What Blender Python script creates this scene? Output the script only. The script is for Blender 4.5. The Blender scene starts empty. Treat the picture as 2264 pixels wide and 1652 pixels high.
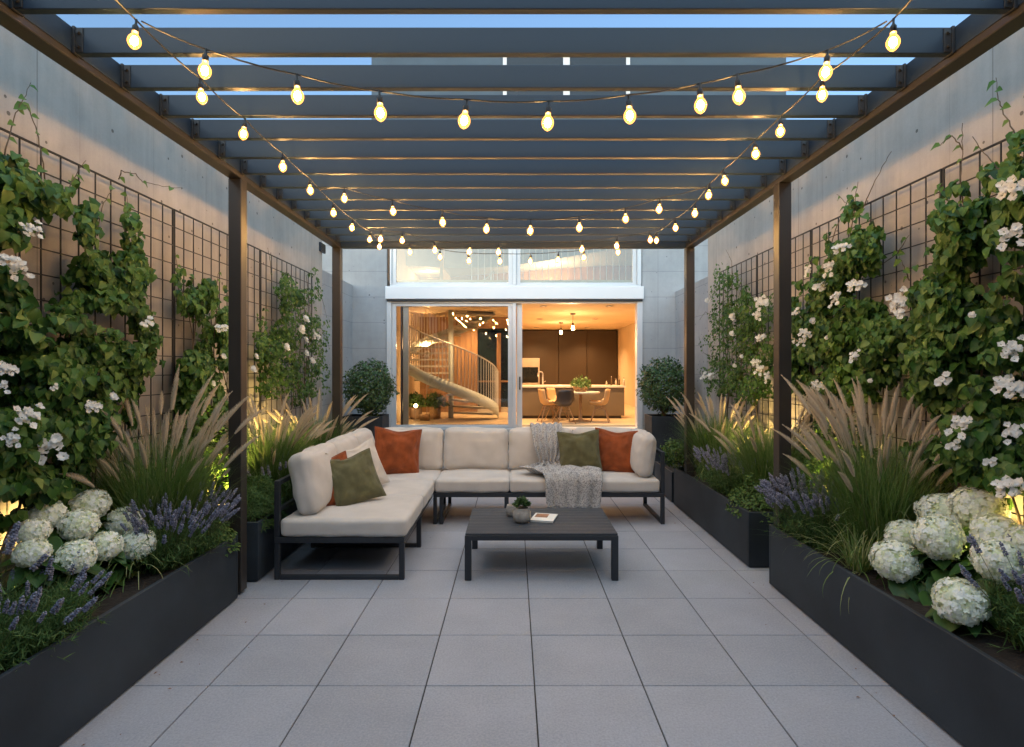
import bpy, math, random
import numpy as np
from mathutils import Vector, Matrix, noise
R = math.radians
PI = math.pi
random.seed(7)
rng = np.random.default_rng(7)
C = bpy.context.scene.collection
S = bpy.context.scene

# ------------------------------------------------------------------ camera
F = 1267.0; CX = 1135.0; CY = 815.0; CH = 1.75        # focal / vanishing point in a 2264 px wide picture
cam = bpy.data.cameras.new('camera')
cam.sensor_width = 36.0
cam.lens = F / 2264 * 36.0
cam.shift_x = -(CX - 1132) / 2264
cam.shift_y = -(826 - CY) / 2264
cam.clip_start = 0.05; cam.clip_end = 2000
camo = bpy.data.objects.new('camera', cam); C.objects.link(camo)
camo.location = (0, 0, CH); camo.rotation_euler = (R(90), 0, 0)
S.camera = camo

# ------------------------------------------------------------------ sky, sun, exposure
W = bpy.data.worlds.new("World"); S.world = W; W.use_nodes = True
nt = W.node_tree; nt.nodes.clear()
wo = nt.nodes.new('ShaderNodeOutputWorld'); wb = nt.nodes.new('ShaderNodeBackground')
sk = nt.nodes.new('ShaderNodeTexSky'); sk.sky_type = 'NISHITA'; sk.sun_disc = False
sk.sun_elevation = R(11); sk.sun_rotation = R(200); sk.air_density = 1.0; sk.dust_density = 0.8; sk.ozone_density = 2.5
wb.inputs['Strength'].default_value = 0.12
nt.links.new(sk.outputs[0], wb.inputs['Color']); nt.links.new(wb.outputs[0], wo.inputs['Surface'])
sun = bpy.data.lights.new('sun', 'SUN'); sun.energy = 1.12; sun.angle = R(110); sun.color = (0.66, 0.90, 1.0)
suno = bpy.data.objects.new('sun', sun); C.objects.link(suno); suno.rotation_euler = (R(28), R(4), 0)
S.view_settings.view_transform = 'Standard'; S.view_settings.look = 'None'
S.view_settings.exposure = 1.42; S.view_settings.gamma = 1.0; S.view_settings.use_curve_mapping = False
BULB = 112.0          # radiance of the string bulbs
SPOTW = 50.0         # planter uplights (W)

# ------------------------------------------------------------------ helpers
def D(px, py, X=None, Y=None, Z=None):
    """picture point to world point on the plane X=, Y= or Z="""
    dx = (px - CX) / F; dz = -(py - CY) / F
    if X is not None: Y = X / dx
    elif Z is not None: Y = (Z - CH) / dz
    return Vector((dx * Y, Y, CH + dz * Y))

def wloc(o):
    v = Vector((0, 0, 0))
    while o is not None:
        v += o.location; o = o.parent
    return v

class MB:
    def __init__(s): s.v = []; s.f = []; s.uv = None
    def add(s, vs, fs):
        b = len(s.v); s.v += [tuple(p) for p in vs]; s.f += [tuple(i + b for i in f) for f in fs]
    def box(s, x0, x1, y0, y1, z0, z1, c=0.0, M=None):
        hx, hy, hz = abs(x1 - x0) / 2, abs(y1 - y0) / 2, abs(z1 - z0) / 2
        m = Vector(((x0 + x1) / 2, (y0 + y1) / 2, (z0 + z1) / 2))
        c = min(c, hx * .9, hy * .9, hz * .9)
        h = (hx, hy, hz)
        if c <= 0:
            vs = [Vector((sx * hx, sy * hy, sz * hz)) for sx in (-1, 1) for sy in (-1, 1) for sz in (-1, 1)]
            fs = [(0, 1, 3, 2), (4, 6, 7, 5), (0, 4, 5, 1), (2, 3, 7, 6), (0, 2, 6, 4), (1, 5, 7, 3)]
        else:
            vs = []; idx = {}
            for sx in (-1, 1):
                for sy in (-1, 1):
                    for sz in (-1, 1):
                        for a in range(3):
                            sg = (sx, sy, sz)
                            p = [sg[k] * (h[k] if k == a else h[k] - c) for k in range(3)]
                            idx[(sx, sy, sz, a)] = len(vs); vs.append(Vector(p))
            fs = []
            for a in range(3):
                b1, b2 = [k for k in range(3) if k != a]
                for sg in (-1, 1):
                    q = []
                    for (u, w) in ((-1, -1), (1, -1), (1, 1), (-1, 1)):
                        t = [0, 0, 0]; t[a] = sg; t[b1] = u; t[b2] = w
                        q.append(idx[(t[0], t[1], t[2], a)])
                    fs.append(tuple(q))
            for a in range(3):       # edges along axis a
                b1, b2 = [k for k in range(3) if k != a]
                for u in (-1, 1):
                    for w in (-1, 1):
                        t0 = [0, 0, 0]; t0[b1] = u; t0[b2] = w; t1 = list(t0); t0[a] = -1; t1[a] = 1
                        fs.append((idx[(*t0, b1)], idx[(*t1, b1)], idx[(*t1, b2)], idx[(*t0, b2)]))
            for sx in (-1, 1):
                for sy in (-1, 1):
                    for sz in (-1, 1):
                        fs.append(tuple(idx[(sx, sy, sz, a)] for a in range(3)))
            out = []
            for f in fs:
                n = (vs[f[1]] - vs[f[0]]).cross(vs[f[2]] - vs[f[0]])
                ctr = sum((vs[i] for i in f), Vector()) / len(f)
                out.append(f if n.dot(ctr) > 0 else tuple(reversed(f)))
            fs = out
        vs = [p + m for p in vs]
        if M is not None: vs = [M @ p for p in vs]
        s.add(vs, fs)
    def tube(s, pts, r, n=8, cap=True):
        pts = [Vector(p) for p in pts]
        k = len(pts); rr = r if hasattr(r, '__len__') else [r] * k
        vs = []; fs = []; up = None
        for i, p in enumerate(pts):
            t = (pts[min(i + 1, k - 1)] - pts[max(i - 1, 0)])
            if t.length < 1e-9: t = Vector((0, 0, 1))
            t.normalize()
            if up is None:
                up = Vector((0, 0, 1)) if abs(t.z) < .9 else Vector((1, 0, 0))
            a = t.cross(up)
            if a.length < 1e-6: a = t.cross(Vector((0, 1, 0)))
            a.normalize(); b = a.cross(t); up = b
            for j in range(n):
                an = 2 * PI * j / n
                vs.append(p + (a * math.cos(an) + b * math.sin(an)) * rr[i])
        for i in range(k - 1):
            for j in range(n):
                j2 = (j + 1) % n
                fs.append((i * n + j, i * n + j2, (i + 1) * n + j2, (i + 1) * n + j))
        if cap:
            fs.append(tuple(range(n))); fs.append(tuple((k - 1) * n + j for j in reversed(range(n))))
        s.add(vs, fs)
    def lathe(s, prof, n=24, c=(0, 0, 0), cap=True):
        vs = []; fs = []
        for (r, z) in prof:
            for j in range(n):
                an = 2 * PI * j / n
                vs.append((c[0] + r * math.cos(an), c[1] + r * math.sin(an), c[2] + z))
        for i in range(len(prof) - 1):
            for j in range(n):
                j2 = (j + 1) % n
                fs.append((i * n + j, i * n + j2, (i + 1) * n + j2, (i + 1) * n + j))
        if cap:
            if prof[0][0] > 1e-4: fs.append(tuple(reversed(range(n))))
            if prof[-1][0] > 1e-4: fs.append(tuple((len(prof) - 1) * n + j for j in range(n)))
        s.add(vs, fs)
    def grid(s, P):                      # P[i][j] points
        n = len(P); m = len(P[0]); b = len(s.v)
        for row in P:
            for p in row: s.v.append(tuple(p))
        for i in range(n - 1):
            for j in range(m - 1):
                s.f.append((b + i * m + j, b + i * m + j + 1, b + (i + 1) * m + j + 1, b + (i + 1) * m + j))
    def build(s, name, mat, parent=None, smooth=False, local=False, link=True):
        me = bpy.data.meshes.new(name)
        off = Vector((0, 0, 0)) if (local or parent is None) else wloc(parent)
        me.from_pydata([(x - off.x, y - off.y, z - off.z) for x, y, z in s.v], [], s.f)
        me.update()
        if smooth:
            me.polygons.foreach_set('use_smooth', [True] * len(me.polygons))
        if mat: me.materials.append(mat)
        o = bpy.data.objects.new(name, me)
        if link: C.objects.link(o)
        if parent is not None: o.parent = parent
        return o

def tag(o, label=None, cat=None, group=None, kind=None):
    if label: o['label'] = label
    if cat: o['category'] = cat
    if group: o['group'] = group
    if kind: o['kind'] = kind
    return o
def thing(name, loc, label, cat, group=None, rz=0.0):
    o = bpy.data.objects.new(name, None); C.objects.link(o)
    o.empty_display_size = .1
    o.location = loc; o.rotation_euler = (0, 0, rz)
    return tag(o, label, cat, group)
def inst(name, src, parent, loc, rot=None, sc=None):
    o = src.copy(); o.name = name; C.objects.link(o); o.parent = parent
    o.location = Vector(loc)
    if rot is not None: o.rotation_euler = rot
    if sc is not None: o.scale = (sc, sc, sc) if not hasattr(sc, '__len__') else sc
    return o
def dup(root, loc, rz=0, label=None):
    r = root.copy(); C.objects.link(r); r.location = loc; r.rotation_euler = (0, 0, rz)
    if label: r['label'] = label
    for ch in list(root.children):
        c = ch.copy(); C.objects.link(c); c.parent = r
        for g in ch.children:
            d = g.copy(); C.objects.link(d); d.parent = c
    return r
def meshdata(name, verts, faces, mat, smooth=False, attr=None):
    """numpy mesh: verts (n,3), faces (m,k) all of one size"""
    me = bpy.data.meshes.new(name)
    n = len(verts); m, k = faces.shape
    me.vertices.add(n); me.vertices.foreach_set('co', verts.astype(np.float32).ravel())
    me.loops.add(m * k); me.loops.foreach_set('vertex_index', faces.astype(np.int32).ravel())
    me.polygons.add(m); me.polygons.foreach_set('loop_start', np.arange(0, m * k, k, dtype=np.int32))
    if smooth: me.polygons.foreach_set('use_smooth', np.ones(m, dtype=bool))
    me.update(calc_edges=True)
    if attr is not None:
        a = me.attributes.new('tint', 'FLOAT', 'POINT'); a.data.foreach_set('value', attr.astype(np.float32))
    me.materials.append(mat)
    return me
def npobj(name, me, parent=None, loc=(0, 0, 0)):
    o = bpy.data.objects.new(name, me); C.objects.link(o)
    if parent is not None: o.parent = parent
    o.location = loc
    return o

def rots(nrm, tip):
    """rotation matrices with local z -> nrm, local y -> tip (projected)"""
    n = nrm / np.linalg.norm(nrm, axis=1, keepdims=True)
    t = tip - (tip * n).sum(1, keepdims=True) * n
    t /= (np.linalg.norm(t, axis=1, keepdims=True) + 1e-9)
    x = np.cross(t, n)
    return np.stack([x, t, n], axis=2)
def scatter(tv, tf, pos, M, sc, tint=None):
    k = len(tv); n = len(pos)
    v = np.einsum('nij,kj->nki', M, tv) * sc[:, None, None] + pos[:, None, :]
    f = tf[None, :, :] + (np.arange(n) * k)[:, None, None]
    if tint is None: tint = rng.random(n)
    return v.reshape(-1, 3), f.reshape(-1, tf.shape[1]), np.repeat(tint, k)
def merge(parts):
    vs = []; fs = []; ts = []; b = 0
    for v, f, t in parts:
        vs.append(v); fs.append(f + b); ts.append(t); b += len(v)
    return np.concatenate(vs), np.concatenate(fs), np.concatenate(ts)

# ------------------------------------------------------------------ materials
def mat(name, col, rough=.5, metal=0.0, var=.12, vs=3.0, bump=0.0, bs=60.0, spec=.5, attr=None, trans=0.0,
        spread=.35, sheen=0.0, stretch=None, em=None, ems=0.0):
    m = bpy.data.materials.new(name); m.use_nodes = True
    t = m.node_tree; n = t.nodes; L = t.links; b = n['Principled BSDF']
    b.inputs['Roughness'].default_value = rough; b.inputs['Metallic'].default_value = metal
    b.inputs['Specular IOR Level'].default_value = spec
    if sheen: b.inputs['Sheen Weight'].default_value = sheen
    tc = n.new('ShaderNodeTexCoord'); src = tc.outputs['Object']
    if stretch:
        mp = n.new('ShaderNodeMapping'); mp.inputs['Scale'].default_value = stretch
        L.new(src, mp.inputs[0]); src = mp.outputs[0]
    nz = n.new('ShaderNodeTexNoise'); nz.inputs['Scale'].default_value = vs; nz.inputs['Detail'].default_value = 6
    L.new(src, nz.inputs['Vector'])
    fac = nz.outputs['Fac']
    if attr:
        at = n.new('ShaderNodeAttribute'); at.attribute_name = 'tint'
        mx0 = n.new('ShaderNodeMix'); mx0.inputs[0].default_value = spread
        L.new(at.outputs['Fac'], mx0.inputs[2]); L.new(fac, mx0.inputs[3]); fac = mx0.outputs[0]
        cr = n.new('ShaderNodeValToRGB'); el = cr.color_ramp.elements
        el[0].position = .15; el[1].position = .85; el[0].color = (*attr[0], 1); el[1].color = (*attr[-1], 1)
        for i, c in enumerate(attr[1:-1]):
            e = el.new(.15 + .7 * (i + 1) / (len(attr) - 1)); e.color = (*c, 1)
        L.new(fac, cr.inputs[0]); L.new(cr.outputs[0], b.inputs['Base Color']); colsock = cr.outputs[0]
    else:
        cr = n.new('ShaderNodeValToRGB'); el = cr.color_ramp.elements
        el[0].position = .3; el[1].position = .7
        el[0].color = tuple(c * (1 - var) for c in col) + (1,); el[1].color = tuple(min(1, c * (1 + var)) for c in col) + (1,)
        L.new(fac, cr.inputs[0]); L.new(cr.outputs[0], b.inputs['Base Color']); colsock = cr.outputs[0]
    if bump:
        nb = n.new('ShaderNodeTexNoise'); nb.inputs['Scale'].default_value = bs; nb.inputs['Detail'].default_value = 4
        L.new(src, nb.inputs['Vector'])
        bp = n.new('ShaderNodeBump'); bp.inputs['Strength'].default_value = bump; bp.inputs['Distance'].default_value = .01
        L.new(nb.outputs['Fac'], bp.inputs['Height']); L.new(bp.outputs[0], b.inputs['Normal'])
    if trans:
        tr = n.new('ShaderNodeBsdfTranslucent'); L.new(colsock, tr.inputs['Color'])
        mxs = n.new('ShaderNodeMixShader'); mxs.inputs[0].default_value = trans
        L.new(b.outputs[0], mxs.inputs[1]); L.new(tr.outputs[0], mxs.inputs[2])
        L.new(mxs.outputs[0], n['Material Output'].inputs['Surface'])
    if em:
        b.inputs['Emission Color'].default_value = (*em, 1); b.inputs['Emission Strength'].default_value = ems
    return m

def concrete(name, c0, c1, seams=None, rough=.85, streak=.35, axis='yz'):
    """seams = list of (axis index, spacing, offset, half width)"""
    m = bpy.data.materials.new(name); m.use_nodes = True
    t = m.node_tree; n = t.nodes; L = t.links; b = n['Principled BSDF']
    b.inputs['Roughness'].default_value = rough; b.inputs['Specular IOR Level'].default_value = .25
    tc = n.new('ShaderNodeTexCoord'); src = tc.outputs['Object']
    def nz(sc, det=6, vec=None, ro=.55):
        k = n.new('ShaderNodeTexNoise'); k.inputs['Scale'].default_value = sc; k.inputs['Detail'].default_value = det
        k.inputs['Roughness'].default_value = ro
        L.new(vec or src, k.inputs['Vector']); return k.outputs['Fac']
    def math_(op, a, bb=None, clamp=False):
        k = n.new('ShaderNodeMath'); k.operation = op; k.use_clamp = clamp
        if hasattr(a, 'links'): L.new(a, k.inputs[0])
        else: k.inputs[0].default_value = a
        if bb is not None:
            if hasattr(bb, 'links'): L.new(bb, k.inputs[1])
            else: k.inputs[1].default_value = bb
        return k.outputs[0]
    mp = n.new('ShaderNodeMapping'); mp.inputs['Scale'].default_value = (5, 5, .35); L.new(src, mp.inputs[0])
    big = nz(.9, 5); mid = nz(6, 8, ro=.7); st = nz(2.2, 5, mp.outputs[0])
    fine = nz(90, 3)
    s = math_('ADD', math_('MULTIPLY', big, .4), math_('MULTIPLY', mid, .3))
    s = math_('ADD', s, math_('MULTIPLY', st, streak)); s = math_('ADD', s, math_('MULTIPLY', fine, .12))
    cr = n.new('ShaderNodeValToRGB'); el = cr.color_ramp.elements
    el[0].position = .38; el[0].color = (*c0, 1); el[1].position = 1.0; el[1].color = (*c1, 1)
    L.new(s, cr.inputs[0]); col = cr.outputs[0]
    # air holes
    vo = n.new('ShaderNodeTexVoronoi'); vo.inputs['Scale'].default_value = 11; vo.inputs['Randomness'].default_value = 1
    L.new(src, vo.inputs['Vector'])
    sep = n.new('ShaderNodeSeparateColor'); L.new(vo.outputs['Color'], sep.inputs[0])
    thr = math_('MULTIPLY', math_('POWER', sep.outputs[0], 5.0), .17)
    hole = math_('LESS_THAN', vo.outputs['Distance'], thr)
    dark = n.new('ShaderNodeMix'); dark.data_type = 'RGBA'; dark.inputs[7].default_value = (*[c * .35 for c in c0], 1)
    L.new(math_('MULTIPLY', hole, .85), dark.inputs[0]); L.new(col, dark.inputs[6]); col = dark.outputs[2]
    height = math_('SUBTRACT', math_('MULTIPLY', mid, .35), math_('MULTIPLY', hole, .6))
    if seams:
        sx = n.new('ShaderNodeSeparateXYZ'); L.new(src, sx.inputs[0])
        for (ax, sp, off, hw) in seams:
            a = math_('SUBTRACT', sx.outputs[ax], off); a = math_('DIVIDE', a, sp); a = math_('FRACT', a)
            a = math_('ABSOLUTE', math_('SUBTRACT', a, .5)); a = math_('GREATER_THAN', a, .5 - hw / sp)
            dk = n.new('ShaderNodeMix'); dk.data_type = 'RGBA'; dk.inputs[7].default_value = (*[c * .55 for c in c0], 1)
            L.new(math_('MULTIPLY', a, .65), dk.inputs[0]); L.new(col, dk.inputs[6]); col = dk.outputs[2]
            height = math_('SUBTRACT', height, math_('MULTIPLY', a, .8))
    L.new(col, b.inputs['Base Color'])
    bp = n.new('ShaderNodeBump'); bp.inputs['Strength'].default_value = .35; bp.inputs['Distance'].default_value = .01
    L.new(height, bp.inputs['Height']); L.new(bp.outputs[0], b.inputs['Normal'])
    return m

M = {}
M['conc_wall'] = concrete('garden_wall_concrete', (.33, .295, .265), (.67, .61, .55), [(1, 2.42, .55, .004), (1, .80, .1, .0012)])
M['conc_house'] = concrete('house_concrete', (.31, .325, .34), (.60, .615, .63), [(2, .47, .24, .004), (0, 2.2, .45, .003)], streak=.15)
M['slate'] = mat('slate_grey_cladding', (.07, .105, .14), .7, 0, .12, 1.5)
M['table'] = mat('grey_powdercoat', (.052, .060, .074), .55, 0, .12, 2, .04, 90, spec=.25, stretch=(1, 6, 1))
M['metal'] = mat('anthracite_steel', (.024, .029, .038), .45, .0, .18, 1.5, .04, 90, spec=.4)
M['rafter'] = mat('slate_blue_aluminium', (.013, .025, .044), .48, .0, .12, 1.2, .03, 90, spec=.4, stretch=(.4, 3, 3))
M['bronze'] = mat('bronze_brown_steel', (.034, .030, .028), .40, .0, .15, 2, .03, 120, spec=.45)
M['planter'] = mat('charcoal_planter', (.026, .036, .048), .58, 0, .38, 1.6, .06, 120, spec=.35)
M['trellis'] = mat('black_trellis_steel', (.020, .021, .023), .5, 0, .1, 4, spec=.4)
M['soil'] = mat('dark_soil', (.018, .013, .010), .95, 0, .5, 30, .9, 40)
M['grout'] = mat('dark_joint', (.045, .042, .036), .95, 0, .3, 20)
M['ground'] = mat('ground_soil', (.06, .055, .04), .95, 0, .3, 1)
M['fabric'] = mat('beige_sofa_fabric', (.59, .555, .525), .92, 0, .07, 5, .35, 420, spec=.15, sheen=.25)
M['cream'] = mat('cream_pillow_fabric', (.62, .57, .52), .92, 0, .06, 6, .5, 260, spec=.15, sheen=.2)
M['rust'] = mat('rust_velvet', (.25, .058, .014), .78, 0, .30, 9, .25, 160, spec=.15, sheen=.35)
M['olive'] = mat('olive_velvet', (.105, .100, .048), .80, 0, .28, 9, .25, 160, spec=.15, sheen=.30)
M['white_frame'] = mat('anodised_window_frame', (.62, .64, .66), .38, .15, .05, 2, spec=.5)
M['white_band'] = mat('white_metal_band', (.78, .79, .80), .4, 0, .03, 1.5)
M['wood'] = mat('warm_wood_panel', (.30, .17, .075), .5, 0, .28, 2.5, .05, 30, stretch=(7, 7, .6))
M['plaster'] = mat('warm_plaster', (.60, .48, .33), .85, 0, .10, 1.3, .05, 40)
M['plaster_ceiling'] = mat('ceiling_plaster', (.66, .53, .36), .85, 0, .06, 1.6)
M['floor_in'] = mat('pale_oak_floor', (.58, .46, .30), .35, 0, .10, 2, stretch=(1, 8, 1))
M['cab'] = mat('brown_cabinet', (.034, .020, .010), .5, 0, .12, 1.5)
M['island'] = mat('taupe_island', (.13, .095, .055), .5, 0, .10, 2)
M['stone_top'] = mat('pale_worktop', (.62, .56, .45), .35, 0, .06, 6)
M['stair'] = mat('pale_green_stair_steel', (.50, .55, .51), .5, 0, .08, 3)
M['tread'] = mat('stair_tread', (.40, .37, .31), .6, 0, .12, 4)
M['rail'] = mat('brushed_rail', (.60, .57, .50), .35, .1, .05, 5)
M['black_glass'] = mat('black_glass', (.012, .014, .016), .08, 0, .05, 2)
M['night_glass'] = mat('dark_far_glass', (.012, .022, .022), .06, 0, .5, 3)
M['steel'] = mat('brushed_steel', (.45, .40, .36), .35, .7, .08, 4)
M['chair_shell'] = mat('caramel_chair_shell', (.50, .30, .13), .45, 0, .12, 4)
M['chair_dark'] = mat('dark_brown_chair_shell', (.045, .030, .022), .4, 0, .1, 4)
M['chair_leg'] = mat('oak_chair_leg', (.30, .17, .075), .5, 0, .15, 6)
M['basket'] = mat('wicker_basket', (.34, .20, .09), .8, 0, .4, 30, .8, 60)
M['terracotta'] = mat('clay_pot', (.30, .20, .13), .8, 0, .2, 8, .3, 30)
M['paper'] = mat('book_paper', (.80, .79, .76), .7, 0, .03, 5)
M['pot'] = mat('grey_concrete_pot', (.38, .36, .34), .85, 0, .30, 14, .5, 70)
M['petal'] = mat('white_petal', (.74, .72, .66), .7, 0, .06, 8, attr=[(.70, .70, .62), (.86, .86, .83), (.93, .93, .92)], trans=.25, spec=.2)
M['hydra'] = mat('hydrangea_petal', (.7, .75, .6), .7, 0, .06, 8, attr=[(.52, .62, .26), (.78, .84, .54), (.90, .93, .78), (.95, .96, .92)], trans=.2, spread=.2, spec=.2)
M['ivy'] = mat('climber_leaf', (.05, .1, .03), .42, 0, .1, 3, attr=[(.014, .048, .010), (.044, .118, .020), (.090, .185, .034), (.18, .26, .065)], trans=.22, spec=.25, spread=.3)
M['ivy2'] = mat('small_climber_leaf', (.05, .1, .03), .45, 0, .1, 3, attr=[(.020, .058, .010), (.052, .125, .020), (.095, .18, .032), (.16, .23, .055)], trans=.25, spec=.25, spread=.3)
M['box'] = mat('boxwood_leaf', (.03, .07, .03), .42, 0, .1, 5, attr=[(.016, .045, .014), (.042, .095, .028), (.080, .145, .048), (.13, .19, .08)], trans=.15, spec=.4)
M['hleaf'] = mat('hydrangea_leaf', (.03, .08, .02), .45, 0, .1, 4, attr=[(.022, .060, .014), (.050, .125, .026), (.09, .18, .045)], trans=.2, spec=.4)
M['grass'] = mat('grass_blade', (.05, .1, .03), .5, 0, .1, 3, attr=[(.050, .120, .026), (.110, .215, .046), (.190, .290, .080), (.38, .40, .18)], trans=.25, spec=.3, spread=.15)
M['plume'] = mat('grass_plume', (.4, .28, .2), .9, 0, .1, 8, attr=[(.52, .43, .31), (.76, .65, .50), (.92, .84, .70)], trans=.3, spec=.1)
M['lavleaf'] = mat('lavender_leaf', (.05, .09, .04), .6, 0, .1, 3, attr=[(.040, .095, .026), (.085, .165, .045), (.15, .23, .085)], trans=.2, spec=.25)
M['lavender'] = mat('lavender_flower', (.12, .11, .25), .85, 0, .1, 8, attr=[(.14, .145, .21), (.27, .28, .38), (.43, .44, .56)], trans=.2, spec=.1)
M['herb'] = mat('bright_herb_leaf', (.08, .15, .03), .5, 0, .1, 3, attr=[(.035, .085, .018), (.085, .16, .035), (.16, .23, .07)], trans=.2, spec=.3)
M['stem'] = mat('woody_stem', (.11, .080, .050), .8, 0, .3, 10)
M['gstem'] = mat('green_stem', (.10, .12, .04), .7, 0, .2, 10)
M['dryleaf'] = mat('dry_leaf', (.20, .10, .05), .8, 0, .2, 10)
M['cord'] = mat('black_cord', (.012, .011, .010), .5, 0, .1, 5)
M['socket'] = mat('black_bakelite_socket', (.014, .012, .010), .4, 0, .1, 5)
M['art'] = mat('printed_photo', (.3, .14, .07), .5, 0, .8, 14)

def emis(name, col, st):
    m = bpy.data.materials.new(name); m.use_nodes = True; n = m.node_tree.nodes
    n.remove(n['Principled BSDF']); e = n.new('ShaderNodeEmission'); e.inputs[0].default_value = (*col, 1); e.inputs[1].default_value = st
    m.node_tree.links.new(e.outputs[0], n['Material Output'].inputs['Surface']); return m
WARM = (1.0, .57, .25)
M['filament'] = emis('glowing_filament', (1.0, .65, .30), BULB * 1.7)
M['lamp_in'] = emis('interior_lamp_glow', (1.0, .62, .28), 60)
M['uplight'] = emis('uplight_lens_glow', (1.0, .70, .25), 1.5)
M['down'] = emis('downlight_glow', (1.0, .62, .28), 1.5)
def glass(name, tint, ior=1.45, extra=0.0, em=None):
    m = bpy.data.materials.new(name); m.use_nodes = True; t = m.node_tree; n = t.nodes; L = t.links
    n.remove(n['Principled BSDF'])
    tr = n.new('ShaderNodeBsdfTransparent'); tr.inputs[0].default_value = (*tint, 1)
    gl = n.new('ShaderNodeBsdfGlossy'); gl.inputs['Roughness'].default_value = .0
    fr = n.new('ShaderNodeFresnel'); fr.inputs['IOR'].default_value = ior
    a = n.new('ShaderNodeMath'); a.operation = 'ADD'; a.use_clamp = True; a.inputs[1].default_value = extra
    L.new(fr.outputs[0], a.inputs[0])
    mx = n.new('ShaderNodeMixShader'); L.new(a.outputs[0], mx.inputs[0]); L.new(tr.outputs[0], mx.inputs[1]); L.new(gl.outputs[0], mx.inputs[2])
    out = mx.outputs[0]
    if em:
        e = n.new('ShaderNodeEmission'); e.inputs[0].default_value = (*em[0], 1); e.inputs[1].default_value = em[1]
        ad = n.new('ShaderNodeAddShader'); L.new(out, ad.inputs[0]); L.new(e.outputs[0], ad.inputs[1]); out = ad.outputs[0]
    L.new(out, n['Material Output'].inputs['Surface']); return m
M['pane'] = glass('window_pane', (.94, .94, .93), 1.45, .02)
M['pane_up'] = glass('upper_window_pane', (.78, .82, .80), 1.45, .06)
M['bulb'] = glass('amber_bulb_glass', (.98, .82, .55), 1.35, 0, ((1.0, .40, .08), .42))

# paving tile: per-tile tint + speckle
def paving_mat():
    m = bpy.data.materials.new('grey_porcelain_paver'); m.use_nodes = True; t = m.node_tree; n = t.nodes; L = t.links; b = n['Principled BSDF']
    tc = n.new('ShaderNodeTexCoord'); src = tc.outputs['Object']
    at = n.new('ShaderNodeAttribute'); at.attribute_name = 'tint'
    def nz(sc, det, ro=.6):
        k = n.new('ShaderNodeTexNoise'); k.inputs['Scale'].default_value = sc; k.inputs['Detail'].default_value = det
        k.inputs['Roughness'].default_value = ro; L.new(src, k.inputs['Vector']); return k.outputs['Fac']
    def mt(op, a, bb):
        k = n.new('ShaderNodeMath'); k.operation = op
        for i, q in enumerate((a, bb)):
            if hasattr(q, 'links'): L.new(q, k.inputs[i])
            else: k.inputs[i].default_value = q
        return k.outputs[0]
    s = mt('ADD', mt('MULTIPLY', nz(1.6, 6), .55), mt('MULTIPLY', nz(85, 4, .7), 1.1))
    s = mt('ADD', s, mt('MULTIPLY', nz(40, 5, .75), .22)); s = mt('MULTIPLY', mt('ADD', s, mt('MULTIPLY', at.outputs['Fac'], .17)), .5)
    cr = n.new('ShaderNodeValToRGB'); el = cr.color_ramp.elements
    el[0].position = .40; el[0].color = (.27, .29, .335, 1); el[1].position = .68; el[1].color = (.43, .445, .51, 1)
    L.new(s, cr.inputs[0])
    vo = n.new('ShaderNodeTexVoronoi'); vo.inputs['Scale'].default_value = 7; L.new(src, vo.inputs['Vector'])
    sp = n.new('ShaderNodeSeparateColor'); L.new(vo.outputs['Color'], sp.inputs[0])
    hole = mt('LESS_THAN', vo.outputs['Distance'], mt('MULTIPLY', mt('POWER', sp.outputs[0], 12.0), .05))
    mx = n.new('ShaderNodeMix'); mx.data_type = 'RGBA'; mx.inputs[7].default_value = (.09, .085, .08, 1)
    L.new(mt('MULTIPLY', hole, .75), mx.inputs[0]); L.new(cr.outputs[0], mx.inputs[6]); L.new(mx.outputs[2], b.inputs['Base Color'])
    b.inputs['Roughness'].default_value = .62; b.inputs['Specular IOR Level'].default_value = .35
    bp = n.new('ShaderNodeBump'); bp.inputs['Strength'].default_value = .12; bp.inputs['Distance'].default_value = .004
    L.new(nz(180, 3), bp.inputs['Height']); L.new(bp.outputs[0], b.inputs['Normal'])
    return m
M['paver'] = paving_mat()
def throw_mat():
    m = bpy.data.materials.new('grey_woven_throw'); m.use_nodes = True; t = m.node_tree; n = t.nodes; L = t.links; b = n['Principled BSDF']
    tc = n.new('ShaderNodeTexCoord'); mp = n.new('ShaderNodeMapping'); mp.inputs['Scale'].default_value = (52, 125, 1); L.new(tc.outputs['UV'], mp.inputs[0])
    br = n.new('ShaderNodeTexVoronoi'); br.inputs['Scale'].default_value = 1.0; br.inputs['Randomness'].default_value = .55
    L.new(mp.outputs[0], br.inputs['Vector'])
    cr = n.new('ShaderNodeValToRGB'); el = cr.color_ramp.elements; el[0].position = .30; el[0].color = (.56, .55, .55, 1); el[1].position = .75; el[1].color = (.20, .195, .20, 1)
    L.new(br.outputs['Distance'], cr.inputs[0]); L.new(cr.outputs[0], b.inputs['Base Color'])
    bp = n.new('ShaderNodeBump'); bp.inputs['Strength'].default_value = .8; bp.inputs['Distance'].default_value = .006; bp.invert = True
    L.new(br.outputs['Distance'], bp.inputs['Height']); L.new(bp.outputs[0], b.inputs['Normal'])
    b.inputs['Roughness'].default_value = .95; b.inputs['Specular IOR Level'].default_value = .1
    return m
M['throw'] = throw_mat()

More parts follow.
